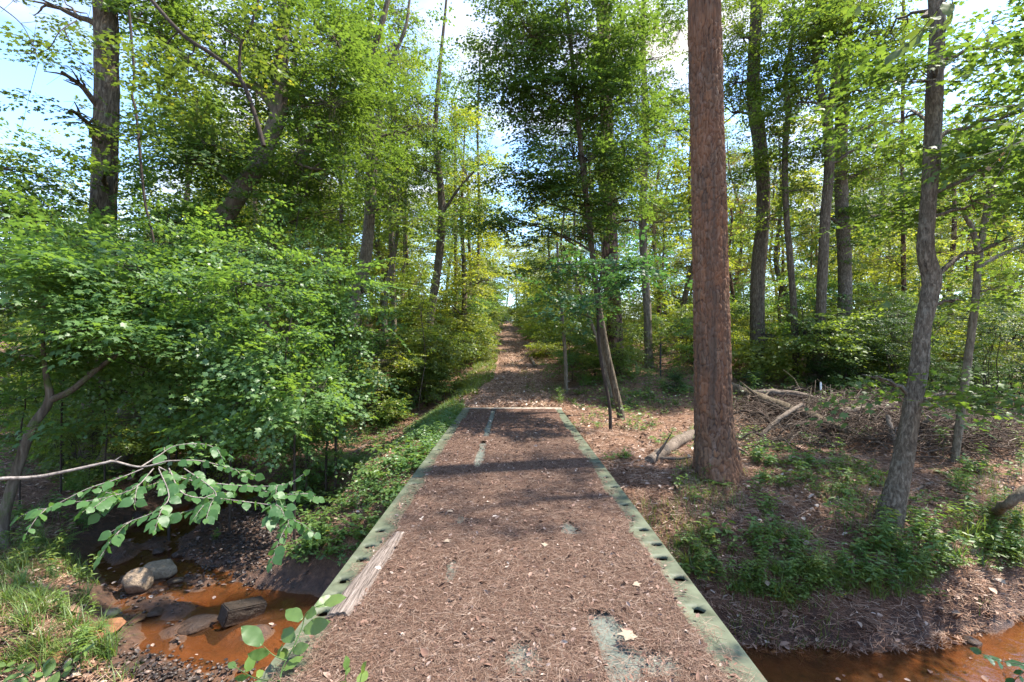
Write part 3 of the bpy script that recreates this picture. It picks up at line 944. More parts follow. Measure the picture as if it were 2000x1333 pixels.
o = link('track_leaf_litter', g.mesh('track_leaf_litter', M['forest_leaf'])); tag(o, 'dry leaves lying on the dirt track', 'leaf litter', kind='stuff')

# gravel bar pebbles
n = 5200
x = -4.0 + rng.normal(0, .66, n); y = 7.6 + rng.normal(0, .95, n)
x2 = -3.3 + rng.normal(0, .7, 1400); y2 = 4.2 + rng.normal(0, .3, 1400)
x = np.concatenate([x, x2]); y = np.concatenate([y, y2]); n = len(x)
k = (tz(x, y) > -1.50) & (x < -1.9); x = x[k]; y = y[k]; n = len(x)
PEB = (np.array([(-1, 0, 0), (0, -.8, 0), (1, 0, 0), (0, .8, 0), (-.2, .1, .6), (.3, -.1, .5), (0, 0, -.4)], float) * np.array([1, .8, .55]),
       np.array([[0, 1, 4], [1, 5, 4], [1, 2, 5], [2, 3, 5], [3, 4, 5], [3, 0, 4], [0, 6, 1], [1, 6, 2], [2, 6, 3], [3, 6, 0]]))
th = rng.random(n) * 6.28
g = G(); g.cards(PEB, np.stack([x, y, tz(x, y) + .012], -1), np.stack([np.cos(th), np.sin(th), rng.normal(0, .2, n)], -1), np.stack([rng.normal(0, .3, n), rng.normal(0, .3, n), np.ones(n)], -1), .011 + .034 * rng.random(n) ** 3)
k = rng.random(n) < .25
g.cards(CURL, np.stack([x, y, tz(x, y) + .03], -1)[k], np.stack([np.cos(th), np.sin(th), rng.normal(0, .3, n)], -1)[k], np.stack([rng.normal(0, .5, n), rng.normal(0, .5, n), np.ones(n)], -1)[k], .03 + .04 * rng.random(int(k.sum())))
o = link('gravel', g.mesh('gravel', M['gravel'])); tag(o, 'dark wet gravel and leaf debris on the stream bar', 'gravel', kind='stuff')
# ---------------------------------------------------------------- trees placed where the photograph has them
def catmull(p, n):
    p = np.asarray(p, float); q = np.vstack([2 * p[0] - p[1], p, 2 * p[-1] - p[-2]])
    out = []
    for i in range(len(p) - 1):
        a, b, c, d = q[i:i + 4]
        for t in np.linspace(0, 1, n, endpoint=False):
            out.append(.5 * ((2 * b) + (c - a) * t + (2 * a - 5 * b + 4 * c - d) * t * t + (3 * b - a - 3 * c + d) * t ** 3))
    out.append(p[-1])
    return np.array(out)


S_STAR = spray_set(.092, 7, (.55, .95), (4, 6), droop=.2, tilt=.28)
S_STAR_S = spray_set(.078, 7, (.45, .8), (4, 6), droop=.2, tilt=.30)
S_MED = spray_set(.10, 7, (.5, .9), (4, 6), droop=.22, tilt=.5)
S_FAR = spray_set(.145, 6, (.7, 1.1), (3, 5), droop=.25, tilt=.55)
S_FINE = spray_set(.05, 6, (.3, .55), (5, 8), droop=.05, tilt=.5)
S_PINE = spray_set(.17, 6, (.5, .8), (2, 3), droop=-.1, tilt=.6, side_len=.5)
S_FLAT = spray_set(.085, 6, (.6, 1.0), (5, 8), droop=.10, tilt=.14, side_len=.6)
KIND = {
    'star': (STAR, S_STAR, dict(thr=.44, fr=1.3)),
    'stars': (STAR, S_STAR_S, dict(thr=.44, fr=1.5)),
    'lobe': (LOBE3, S_MED, dict(thr=.44, fr=1.1)),
    'med': (DIAM3, S_MED, dict(thr=.45, fr=1.0)),
    'far': (DIAM3, S_FAR, dict(thr=.44, fr=.7)),
    'fine': (DIAM, S_FINE, dict(thr=.42, fr=2.2)),
    'pine': (NEEDLES, S_PINE, dict(thr=.46, fr=.8)),
    'flat': (OVATE, S_FLAT, dict(thr=.40, fr=1.5)),
}


DENS = 1.5


def px_tree(name, label, pts, blobs, kind, bark, leaf, d=None, top=0.0, flare=1.35, extra=(), cat='tree', seg=10, stwig=False, sub=5, connect=1.0, droop=0.0, scl=(.8, 1.25), pv=.24, dens=1.0, base_free=False, lim=.35):
    if d is None:
        b = ray_ground(pts[0][0], pts[0][1]); d = b[1]
    ww = []
    for q in pts:
        dd = q[3] if len(q) > 3 else d
        p = P(q[0], q[1], dd); cs = math.cos(math.atan2(abs(q[0] - 1000), FPX))
        ww.append((p, q[2] / FPX * dd / 2 * cs, dd))
    pos = np.array([a[0] for a in ww]); rad = np.array([a[1] for a in ww])
    if not base_free:
        gz = float(tz(pos[0, 0], pos[0, 1]))
        if pos[0, 2] > gz + .1:
            pos = np.vstack([[pos[0, 0] + (pos[0, 0] - pos[1, 0]) * .15, pos[0, 1], gz - .1], pos]); rad = np.concatenate([[rad[0] * 1.1], rad])
        else:
            pos[0, 2] = gz - .1
    if top:
        dirv = pos[-1] - pos[-2]; dirv /= np.linalg.norm(dirv)
        pos = np.vstack([pos, pos[-1] + dirv * top * .5 + rng.normal(0, .05, 3) * top * .5, pos[-1] + dirv * top + rng.normal(0, .08, 3) * top * .5])
        rad = np.concatenate([rad, [rad[-1] * .75, rad[-1] * .3]])
    base = pos[0].copy(); base[2] += .1
    pos = pos - base
    k = 6
    line = catmull(pos, k); rr = catmull(rad[:, None].repeat(3, 1), k)[:, 0]
    rr = np.abs(rr)
    hgt = np.linalg.norm(line - line[0], axis=1)
    rr = rr * (1 + (flare - 1) * np.exp(-hgt / .28))
    t = thing(name, base, label, cat)
    gt, gl = G(), G()
    gt.tube(line, rr, seg, cap=True, rough=.05)
    for ex in extra:   # further stems: pixel polylines (x, y, width)
        ep = np.array([P(q[0], q[1], q[3] if len(q) > 3 else d) for q in ex]) - base
        er = np.array([q[2] / FPX * (q[3] if len(q) > 3 else d) / 2 for q in ex])
        el = catmull(ep, 5); er = catmull(er[:, None].repeat(3, 1), 5)[:, 0]
        gt.tube(el, er, 8, rough=.06)
        line = np.vstack([line, el]); rr = np.concatenate([rr, er])
    tpl, sp, kw = KIND[kind]
    bl = []
    for b in blobs:
        px, py, rx, ry, n = b[:5]; dd = b[5] if len(b) > 5 else d; rd = b[6] if len(b) > 6 else None
        c = P(px, py, dd) - base
        r = np.array([rx / FPX * dd, (rd or rx / FPX * dd * .8), ry / FPX * dd])
        bl.append((c, r, int(n * DENS * dens)))
    if bl:
        crown(gt, gl, line, rr, bl, tpl, sp, sub=sub, stwig=stwig, seed=len(bpy.data.objects) % 97, connect=connect, droop=droop, sc=scl, limb_r=lim, pv=pv, **kw)
    link('trunk', gt.mesh('trunk', M[bark], True), t)
    if gl.n:
        link('crown', gl.mesh('crown', M[leaf]), t)
    return t


# the big red pine beside the bridge: plated bark modelled in relief
def big_pine():
    b = ray_ground(1402, 926); d = b[1]
    ctr = [(1404, 930, 116), (1401, 905, 100), (1397, 860, 87), (1393, 800, 80), (1391, 700, 77), (1388, 560, 75), (1385, 400, 73), (1380, 200, 71), (1375, 0, 69)]
    pos = np.array([P(x, y, d) for x, y, w in ctr]); rad = np.array([w / FPX * d / 2 * .89 for x, y, w in ctr])
    pos[0, 2] = b[2] - .12
    pos = np.vstack([pos, pos[-1] + [-.1, 0, 5.5], pos[-1] + [-.15, .1, 11.5]]); rad = np.concatenate([rad, [.20, .05]])
    base = pos[0].copy(); base[2] += .12; pos -= base
    line = catmull(pos, 70); rr = catmull(rad[:, None].repeat(3, 1), 70)[:, 0]
    # resample to even height
    zz = np.concatenate([np.arange(-.12, 6.6, .014), np.arange(6.62, line[-1, 2], .12)])
    cx = np.interp(zz, line[:, 2], line[:, 0]); cy = np.interp(zz, line[:, 2], line[:, 1]); r = np.interp(zz, line[:, 2], rr)
    nseg = 150; th = np.arange(nseg) * 2 * math.pi / nseg
    TH, Z = np.meshgrid(th, zz)
    # plates: jittered cellular pattern, taller than wide, wrapped round the trunk
    ncol = 34; cw = 2 * math.pi / ncol; ch = .15
    U = TH / cw + (fbm(np.cos(TH) * 3, np.sin(TH) * 3, Z * 6, seed=60, oct=4) - .5) * 2.2; W = Z / ch + (fbm(np.cos(TH) * 4, np.sin(TH) * 4, Z * 9, seed=61, oct=4) - .5) * 1.9
    f1 = np.full(U.shape, 9.0); f2 = np.full(U.shape, 9.0); idc = np.zeros(U.shape)
    iu, iw = np.floor(U), np.floor(W)
    for a in (-1, 0, 1):
        for c in (-1, 0, 1):
            ku = np.mod(iu + a, ncol); kw = iw + c
            px = iu + a + .15 + .7 * _h(ku, kw, ku * 0, 62); pw = kw + .1 + .8 * _h(ku, kw, ku * 0, 63)
            q = np.hypot(U - px, (W - pw) * .8)
            new = q < f1
            f2 = np.where(new, f1, np.minimum(f2, q)); idc = np.where(new, _h(ku, kw, ku * 0, 64), idc); f1 = np.where(new, q, f1)
    edge = np.clip((f2 - f1) * 2.6, 0, 1)
    rel = -.016 * (1 - sm(edge)) - .014 * sm((fbm(np.cos(TH) * 7, np.sin(TH) * 7, Z * 1.1, seed=68, oct=3) - .52) / .12) + .010 * (idc - .5) + .012 * (fbm(np.cos(TH) * 14, np.sin(TH) * 14, Z * 20, seed=66) - .5)
    lump = 1 + .045 * np.sin(3 * TH + 1.2) * np.exp(-(Z + .1) / .5) + .05 * np.sin(5 * TH + 2.0) * np.exp(-(Z + .1) / .3) + .02 * (vn(np.cos(TH) * 1.5, np.sin(TH) * 1.5, Z * .7, seed=67) - .5)
    R = r[:, None] * lump + rel
    V = np.stack([cx[:, None] + R * np.cos(TH), cy[:, None] + R * np.sin(TH), Z], -1).reshape(-1, 3)
    i = np.arange(len(zz) - 1)[:, None] * nseg; j = np.arange(nseg)[None]; j2 = (j + 1) % nseg
    F = np.stack([i + j, i + j2, i + nseg + j2, i + nseg + j], -1).reshape(-1, 4)
    me = make_mesh('trunk', V, [F], [M['bark_pine']], True)
    at = me.color_attributes.new('plate', 'FLOAT_COLOR', 'POINT')
    col = np.stack([edge.ravel(), idc.ravel(), np.zeros(edge.size), np.ones(edge.size)], -1).astype(np.float32)
    at.data.foreach_set('color', col.ravel())
    t = thing('pine_tree', base, 'thick straight pine with plated red bark standing beside the bridge', 'tree')
    link('trunk', me, t)
    lz = np.stack([cx, cy, zz], -1)
    for bl in [((1.2, .6, 11.5), (2.0, 2.0, 1.0), 26), ((-1.4, .5, 13.0), (2.0, 2.0, 1.0), 26), ((.2, 1.0, 15.0), (2.0, 2.0, 1.3), 34)]:
        gt, gl = G(), G()
        crown(gt, gl, lz[::6], r[::6], [bl], NEEDLES, S_PINE, thr=.45, sub=4)
        link('limb', gt.mesh('limb', M['bark_pine_far'], True), t); link('crown', gl.mesh('crown', M['needle']), t)


big_pine()

# --- left bank
px_tree('tall_tree', 'stout grey trunk rising past open sky, ivy leaves around its lower half',
        [(188, 790, 60), (192, 650, 58), (198, 480, 57), (206, 300, 54), (208, 150, 52), (205, 0, 50)],
        [(90, 10, 100, 35, 16), (330, -20, 70, 60, 30), (205, 330, 45, 60, 6, 9.6), (200, 520, 60, 70, 24, 9.6), (140, 215, 55, 25, 9, 9.5), (120, 140, 40, 14, 7, 9.5)], 'star', 'bark_grey', 'leaf_dark', d=10.4, top=6, seg=14)
px_tree('leaning_tree', 'leaning arched tree with a mossy base beside the stream and a long side limb',
        [(205, 935, 62, 9.3), (232, 868, 56, 9.4), (262, 780, 48, 9.6), (288, 700, 44, 9.8), (318, 600, 42, 10.1), (372, 510, 41, 10.4), (432, 432, 40, 10.6), (500, 325, 38, 10.8), (543, 225, 32, 11), (550, 110, 27, 11), (556, 0, 25, 11)],
        [(420, 90, 170, 100, 130), (600, 90, 110, 100, 100), (370, 290, 90, 70, 50), (470, 300, 150, 80, 100), (610, 330, 110, 80, 70), (380, 430, 130, 60, 60), (640, 200, 80, 90, 60), (330, 30, 60, 50, 26)],
        'star', 'bark_moss', 'leaf_mid', d=11, top=5, seg=14,
        extra=[[(545, 222, 22), (500, 170, 18), (430, 155, 15), (370, 120, 13), (310, 65, 11), (250, 25, 9), (215, -20, 7)]])
px_tree('forked_tree', 'slim leaning forked tree between the arched tree and the pale twisted trunk',
        [(520, 620, 20), (540, 430, 22), (562, 365, 22), (598, 290, 22), (640, 228, 18), (690, 170, 14), (735, 80, 12), (760, -10, 9)],
        [(640, 90, 120, 90, 110), (560, 210, 80, 80, 60), (700, 250, 80, 80, 60), (620, 420, 100, 70, 60)], 'star', 'bark_grey', 'leaf_mid', d=13, top=3,
        extra=[[(598, 290, 14), (582, 240, 12), (572, 170, 10), (578, 80, 8), (590, 0, 7)]])
px_tree('limb_tree', 'dark dead limb hanging diagonally through the leaves in front of the arched tree',
        [(515, 285, 9), (498, 225, 9), (470, 155, 9), (420, 110, 9), (360, 70, 9), (300, 5, 9), (270, -40, 9)],
        [(300, 130, 60, 40, 14), (440, 60, 80, 40, 16), (360, 190, 60, 40, 14)], 'star', 'bark_twig', 'leaf_dark', d=7.4, flare=1, base_free=True, cat='branch',
        extra=[[(468, 152, 6), (470, 90, 5), (490, 50, 5), (505, 0, 4)]])
px_tree('twisted_tree', 'twisted pale trunk forking above the understory beyond the arched tree',
        [(690, 720, 22), (692, 600, 23), (712, 520, 24), (722, 420, 22), (726, 320, 21), (722, 250, 20), (714, 160, 16), (722, 60, 12), (728, -10, 9)],
        [(760, 70, 110, 90, 120), (690, 150, 70, 80, 60), (800, 250, 80, 80, 70), (700, 330, 70, 60, 45), (770, 400, 70, 50, 40), (660, 30, 60, 60, 50)], 'med', 'bark_light', 'leaf_mid', d=15.5, top=3,
        extra=[[(724, 268, 13), (742, 215, 11), (752, 150, 9), (790, 60, 7), (800, 0, 5)]])
px_tree('slender_tree', 'slender dark tree curving up from the thicket close to the track',
        [(832, 690, 14), (845, 590, 16), (858, 500, 16), (863, 410, 15), (857, 330, 13), (850, 250, 10), (860, 120, 7), (870, 20, 5)],
        [(850, 190, 75, 70, 60), (900, 330, 60, 60, 40), (820, 330, 60, 60, 45), (860, 450, 80, 50, 40), (930, 400, 40, 35, 16)], 'med', 'bark_grey', 'leaf_mid', d=19, top=2,
        extra=[[(862, 420, 7), (895, 370, 5), (930, 330, 4)]])
px_tree('pole_tree', 'straight thin pole tree just beyond the slender curving one', [(891, 620, 7), (890, 480, 7), (889, 330, 6), (889, 200, 4)], [(890, 300, 40, 40, 18), (900, 450, 50, 40, 20)], 'far', 'bark_grey', 'leaf_light', d=26)
for lb, x0, d_, w_, sw in [('thin upright pole tree between the forked tree and the twisted trunk', 655, 19, 9, 12), ('pale thin pole tree just past the twisted trunk', 772, 20, 11, -8), ('dark thin pole tree leaning behind the twisted trunk', 748, 24, 7, 16), ('thin dark pole tree behind the arched trunk', 508, 17, 10, -10), ('thin pale pole tree beside the grassy verge', 928, 27, 6, 8), ('slight pole tree in the gap beside the slender curving tree', 806, 23, 6, -14)]:
    px_tree('pole_tree', lb, [(x0, 700, w_), (x0 + sw * .5, 560, w_), (x0 + sw, 420, w_ * .9), (x0 + sw * .6, 250, w_ * .7), (x0 + sw * 1.4, 90, w_ * .5)], [(x0, 250, 50, 60, 22), (x0 + sw, 400, 45, 40, 14), (x0 + 10, 120, 50, 60, 22)], 'med', random.choice(['bark_grey', 'bark_light']), random.choice(['leaf_light', 'leaf_far']), d=d_, seg=7, flare=1.1)
px_tree('edge_tree', 'leafy tree reaching in beside the open sky over the stream',
        [(-130, 760, 40), (-120, 600, 36), (-110, 400, 30), (-90, 250, 22), (-70, 100, 12)],
        [(30, 330, 90, 50, 40), (70, 430, 110, 50, 70), (20, 490, 110, 60, 70)], 'star', 'bark_grey', 'leaf_mid', d=8.8, top=2)
px_tree('vine', 'woody hanging vine twisting down beside the stout grey trunk', [(252, 20, 6), (258, 90, 6), (262, 150, 6), (258, 185, 6), (265, 215, 6), (270, 260, 6), (276, 330, 6), (284, 400, 6), (300, 470, 5), (310, 560, 5)], [(275, 270, 40, 30, 6)], 'star', 'bark_twig', 'leaf_dark', d=8.5, flare=1, cat='vine', base_free=True)
px_tree('mossy_tree', 'crooked mossy small tree forking low at the stream edge',
        [(8, 1010, 26, 6.2), (38, 905, 25, 6.3), (62, 835, 23, 6.4), (96, 782, 20, 6.5), (88, 720, 12, 6.5), (84, 650, 9, 6.5), (90, 560, 7, 6.5)],
        [(70, 600, 120, 40, 42), (40, 690, 100, 40, 36), (170, 640, 90, 26, 30), (60, 520, 130, 45, 48), (20, 850, 60, 25, 14)], 'star', 'bark_moss', 'leaf_under', d=6.4,
        extra=[[(96, 782, 14, 6.5), (140, 762, 12, 6.6), (188, 722, 10, 6.8), (235, 690, 7, 7.0)]])
# understory saplings
US = [
    ([(330, 850, 9), (325, 740, 8), (318, 640, 6), (312, 540, 4)], [(300, 600, 150, 35, 60), (240, 540, 140, 40, 60), (350, 660, 110, 26, 34), (190, 690, 80, 26, 24)], 7.4, 'flat', 'maple sapling spreading flat layered sprays over the arched tree'),
    ([(452, 880, 9), (455, 770, 8), (462, 640, 6), (468, 560, 4)], [(470, 560, 120, 45, 62), (420, 640, 100, 40, 46), (520, 650, 90, 40, 44), (450, 720, 80, 36, 32)], 7.6, 'stars', 'bushy maple sapling in the middle of the left thicket'),
    ([(575, 880, 8), (570, 800, 7), (560, 700, 6), (555, 620, 4)], [(520, 790, 90, 45, 54), (590, 760, 60, 40, 34), (480, 740, 60, 35, 24), (560, 690, 70, 40, 34), (520, 850, 70, 24, 20)], 7.0, 'stars', 'bright green maple sapling low over the leafy bank'),
    ([(655, 800, 8), (650, 700, 7), (640, 600, 6), (640, 500, 4)], [(640, 560, 90, 55, 54), (690, 640, 60, 40, 34), (610, 640, 70, 40, 34), (660, 710, 50, 30, 18)], 9.0, 'stars', 'taller light green sapling in front of the twisted trunk'),
    ([(120, 820, 8), (118, 700, 7), (122, 560, 6), (130, 460, 4)], [(130, 470, 120, 50, 56), (220, 520, 90, 50, 46), (60, 560, 100, 40, 36)], 8.2, 'stars', 'sapling crowding the stout grey trunk beside the stream'),
    ([(120, 760, 7), (112, 600, 6), (100, 480, 5), (92, 380, 3)], [(95, 370, 60, 40, 13), (110, 450, 80, 40, 20)], 9.4, 'stars', 'thin upright sapling poking above the thicket left of the stout trunk'),
    ([(345, 760, 7), (338, 600, 6), (330, 480, 5), (336, 370, 3)], [(330, 360, 50, 50, 14), (350, 450, 70, 40, 18)], 9.8, 'stars', 'thin upright sapling poking above the thicket between stout trunk and arched trunk'),
    ([(600, 760, 7), (590, 600, 6), (585, 480, 5), (575, 390, 3)], [(575, 400, 60, 50, 16), (600, 480, 80, 40, 22)], 10.5, 'stars', 'thin upright sapling poking above the thicket by the forked tree'),
    ([(205, 900, 7), (210, 840, 6), (205, 770, 5), (215, 700, 3)], [(150, 770, 70, 40, 26), (250, 760, 70, 40, 28), (215, 690, 80, 30, 22)], 8.0, 'stars', 'low loose sapling in front of the foot of the arched trunk'),
    ([(395, 900, 7), (392, 840, 6), (385, 790, 5), (380, 740, 3)], [(370, 800, 60, 40, 24), (420, 770, 60, 40, 22), (340, 750, 60, 40, 20)], 7.6, 'stars', 'low loose sapling above the gravel bar'),
    ([(640, 850, 7), (650, 800, 6), (655, 760, 5), (660, 700, 3)], [(640, 780, 60, 40, 24), (690, 740, 50, 40, 20), (610, 830, 50, 30, 14)], 9.0, 'stars', 'low loose sapling at the top of the leafy slope'),
    ([(40, 850, 7), (35, 790, 6), (40, 740, 5), (45, 690, 3)], [(30, 780, 70, 40, 24), (90, 740, 60, 30, 18)], 7.6, 'stars', 'low loose sapling in the shade beyond the mossy fork'),
    ([(400, 780, 8), (400, 650, 7), (395, 540, 5), (395, 470, 4)], [(390, 500, 130, 40, 56), (480, 490, 90, 40, 36), (310, 470, 100, 40, 36), (560, 520, 80, 40, 34)], 9.2, 'stars', 'sapling behind the arched trunk filling the gap under its limb'),
]
for pts, bl, d, kd, lb in US:
    pts = [(x + random.uniform(-16, 16) * (i > 0), y, w * .6) for i, (x, y, w) in enumerate(pts)]
    px_tree('sapling', lb, pts, bl, kd, 'bark_twig', 'leaf_under', d=d, flare=1.1, seg=6, cat='sapling', sub=6, pv=.5)

# --- middle: trees over the track
px_tree('young_tree', 'young leaning tree with dark layered foliage standing just past the bridge end',
        [(1212, 806, 15), (1198, 745, 14), (1182, 670, 13), (1166, 570, 12), (1152, 450, 12), (1138, 320, 11), (1122, 160, 9), (1105, 0, 7)],
        [(1060, 60, 110, 90, 110), (1140, 170, 110, 90, 100), (1040, 220, 80, 70, 55), (1200, 80, 90, 90, 80), (1030, 345, 80, 35, 34), (1120, 340, 90, 55, 60), (1020, 440, 90, 22, 26), (1190, 400, 80, 45, 40), (1110, 460, 80, 35, 34), (990, 170, 60, 40, 26), (1000, 90, 70, 60, 40), (1090, 530, 80, 30, 26), (1180, 300, 90, 60, 60), (1230, 200, 80, 70, 50), (960, 430, 60, 14, 14), (1060, -80, 160, 80, 60), (1200, -60, 120, 80, 50), (1090, 110, 150, 130, 70), (1160, 300, 130, 110, 60), (1080, 400, 90, 60, 36)],
        'stars', 'bark_grey', 'leaf_mid', d=11.4, top=4, seg=9, flare=1.12, dens=1.25)
px_tree('leafy_tree', 'full leafy tree filling the space between the ragged pine and the red pine',
        [(1268, 735, 17), (1264, 600, 16), (1255, 430, 15), (1262, 250, 13), (1255, 80, 10), (1260, -20, 8)],
        [(1260, 60, 90, 90, 90), (1300, 220, 60, 80, 50), (1230, 330, 80, 60, 50), (1290, 430, 60, 50, 32), (1210, 180, 70, 70, 50)], 'med', 'bark_light', 'leaf_mid', d=18.5, top=4, seg=9, dens=1.5)
px_tree('sapling', 'blue green sapling holding flat dark sprays in front of the ragged pine',
        [(1190, 790, 7), (1172, 690, 7), (1168, 600, 6), (1175, 520, 4)], [(1200, 520, 90, 22, 30), (1140, 575, 60, 14, 12), (1255, 545, 40, 16, 10), (1120, 610, 40, 12, 8)], 'star', 'bark_twig', 'leaf_blue', d=9.5, flare=1, seg=6, cat='sapling')
px_tree('ragged_pine', 'ragged pine trunk half hidden by leaves behind the young leaning tree',
        [(1205, 735, 34), (1200, 640, 32), (1194, 520, 30), (1189, 400, 29), (1185, 250, 27), (1180, 100, 26), (1177, 0, 25)],
        [(1240, 280, 50, 70, 34), (1230, 430, 50, 40, 20), (1120, 60, 60, 60, 26), (1250, 120, 60, 60, 30)], 'pine', 'bark_pine_far', 'needle_brown', d=16.5, top=6, seg=12)
px_tree('sapling', 'yellow green sapling leaning over the track from the sunny side',
        [(1105, 715, 8), (1100, 640, 7), (1092, 560, 6), (1088, 470, 4)], [(1085, 600, 50, 40, 26), (1115, 560, 60, 40, 30), (1130, 640, 50, 35, 20)], 'med', 'bark_light', 'leaf_light', d=15, flare=1, seg=6, cat='sapling')
px_tree('sapling', 'pair-stemmed slim sapling with pale bark beside the ragged pine',
        [(1190, 750, 8), (1172, 640, 8), (1160, 520, 7), (1155, 420, 6), (1150, 300, 4)], [(1140, 300, 60, 50, 26), (1190, 360, 60, 40, 24)], 'med', 'bark_light', 'leaf_dark', d=14, flare=1, seg=7, cat='sapling', extra=[[(1188, 745, 6), (1165, 660, 6), (1130, 560, 5), (1100, 480, 4)]])

# --- right bank
px_tree('straight_tree', 'straight grey tree framed by sunlit leaves directly behind the red pine',
        [(1480, 728, 33), (1479, 640, 30), (1480, 540, 29), (1491, 400, 28), (1484, 280, 28), (1472, 200, 27), (1473, 100, 25), (1478, 0, 24)],
        [(1450, 70, 80, 80, 70), (1440, 160, 60, 100, 46), (1520, 170, 60, 80, 40), (1500, -60, 120, 70, 60), (1470, 330, 60, 50, 28), (1530, 60, 70, 80, 60), (1430, 220, 50, 60, 30), (1500, 430, 60, 40, 22)], 'med', 'bark_grey', 'leaf_light', top=5, seg=12, dens=1.4)
px_tree('thin_tree', 'thin dark wavy tree between the straight grey tree and the forked tree',
        [(1556, 742, 15), (1552, 640, 15), (1546, 540, 14), (1536, 420, 13), (1533, 300, 13), (1540, 220, 12), (1534, 160, 10), (1548, 60, 8), (1550, -20, 7)],
        [(1560, 100, 70, 90, 60), (1590, 20, 80, 60, 40), (1510, 260, 50, 50, 26), (1580, 270, 40, 50, 22), (1560, 370, 50, 40, 18)], 'med', 'bark_grey', 'leaf_light', top=3, seg=8, dens=1.4)
px_tree('forked_tree', 'grey tree forking high up in front of the broad straight trunk',
        [(1588, 752, 26), (1600, 660, 23), (1606, 540, 22), (1612, 420, 22), (1620, 320, 22), (1615, 230, 22), (1600, 170, 16), (1592, 90, 12), (1600, 0, 10)],
        [(1640, 60, 90, 70, 90), (1710, 40, 90, 60, 60), (1720, 280, 60, 50, 30), (1560, 200, 60, 60, 30), (1580, 120, 60, 70, 50), (1690, 180, 60, 60, 36), (1600, 300, 50, 40, 18), (1690, 100, 70, 60, 50)], 'med', 'bark_grey', 'leaf_light', top=4, seg=10, dens=1.4,
        extra=[[(1616, 232, 15), (1632, 160, 14), (1640, 90, 12), (1660, 20, 9), (1690, -50, 6)]])
px_tree('broad_tree', 'broad straight trunk rising out of the dark holly thicket',
        [(1652, 760, 34), (1650, 640, 31), (1650, 520, 29), (1644, 400, 28), (1642, 280, 28), (1648, 150, 26), (1655, 0, 25)],
        [(1690, 330, 80, 50, 40), (1720, 420, 80, 40, 34), (1640, 480, 60, 40, 18), (1720, 240, 70, 60, 40), (1600, 420, 50, 30, 14)], 'med', 'bark_rough', 'leaf_mid', d=17, top=6, seg=12, dens=1.5)
px_tree('thin_pine', 'thin bare pine stem against the pale sky gap', [(1768, 700, 12), (1766, 600, 11), (1764, 450, 10), (1762, 300, 9), (1764, 150, 8), (1765, 20, 7)],
        [(1740, 350, 60, 30, 14), (1800, 420, 60, 30, 14), (1730, 500, 70, 30, 16), (1760, 120, 60, 60, 30)], 'pine', 'bark_pine_far', 'needle', d=18, top=4, seg=8)
px_tree('crooked_tree', 'crooked grey oak with a swollen bend standing on the bank by the water',
        [(1732, 1018, 58), (1744, 985, 52), (1757, 930, 47), (1772, 850, 41), (1786, 770, 39), (1796, 710, 40), (1801, 650, 36), (1813, 590, 38), (1820, 545, 42), (1808, 490, 37), (1811, 420, 34), (1820, 300, 37), (1825, 180, 36), (1830, 80, 34), (1828, 0, 33)],
        [(1930, 90, 90, 60, 40), (1740, 60, 60, 50, 20, 7.5), (1900, 400, 110, 30, 34), (1960, 470, 70, 25, 14), (1840, 330, 50, 40, 12), (1770, 230, 70, 50, 20, 7.5), (1960, 230, 70, 40, 18), (1640, -190, 270, 130, 60, 6.6), (1830, 160, 110, 60, 30), (1960, 330, 90, 50, 30), (1860, 590, 34, 18, 5), (1830, 780, 90, 12, 12), (1715, 735, 40, 16, 5), (1880, 770, 60, 10, 8)],  # the wide blob above the frame is added to shade the deck
        'star', 'bark_rough', 'leaf_mid', top=4, seg=16, flare=1.2, sub=3, dens=.62)
px_tree('gnarled_tree', 'gnarled thin grey tree with a broken top near the leaning log',
        [(1862, 925, 18), (1878, 800, 18), (1892, 690, 18), (1905, 590, 17), (1912, 500, 17), (1926, 420, 16), (1934, 372, 18)],
        [(1990, 300, 80, 60, 30), (1960, 560, 60, 50, 18), (1900, 300, 80, 50, 26), (2150, 60, 120, 110, 26)], 'star', 'bark_light', 'leaf_mid', d=7.8, seg=9, flare=1.1,  # last blob lies out of view, added to block sun from the right
        extra=[[(1912, 500, 10), (1900, 450, 9), (1884, 420, 7)], [(1915, 520, 8), (1950, 500, 7), (2000, 480, 7), (2060, 470, 5)]])
# ---------------------------------------------------------------- the wood behind: one of each kind, then copies
def generic(name, label, cat, group, H, r0, blobs, kind, bark, leaf, lean=.05, seg=8, sub=5, stems=1, connect=1.0):
    t = thing(name, (0, 0, 0), label, cat, group)
    gt, gl = G(), G(); L, R = [], []
    for s in range(stems):
        a = random.uniform(0, 6.28); ln = lean * H * (1 if stems == 1 else 2.5)
        p = [(0, 0, -.15)]
        for k in range(1, 6):
            f = k / 5
            p.append((math.cos(a) * ln * f + random.gauss(0, .02 * H), math.sin(a) * ln * f + random.gauss(0, .02 * H), H * f))
        line = catmull(p, 5); rr = r0 * (1 - .85 * np.linspace(0, 1, len(line))) * (1 + .35 * np.exp(-np.linspace(0, 1, len(line)) * 40))
        gt.tube(line, rr, seg, rough=.06); L.append(line); R.append(rr)
    tpl, sp, kw = KIND[kind]
    crown(gt, gl, np.vstack(L), np.concatenate(R), blobs, tpl, sp, sub=sub, seed=random.randint(0, 90), connect=connect, **kw)
    link('trunk' if H > 3.2 else 'stem', gt.mesh('trunk', M[bark], True), t); link('crown' if H > 3.2 else 'foliage', gl.mesh('crown', M[leaf]), t)
    t['_h'] = H
    return t


def tree_blobs(H, lo, w, n, per):
    out = []
    for k in range(n):
        f = lo + (1 - lo) * (k + .5) / n
        a = k * 2.4 + random.random(); rad = w * (1.15 - .75 * ((f - lo) / (1 - lo)) ** 1.5)
        out.append(((math.cos(a) * rad * .55, math.sin(a) * rad * .55, H * f), (rad * .75, rad * .75, H * (1 - lo) / n * .75), per))
    return out


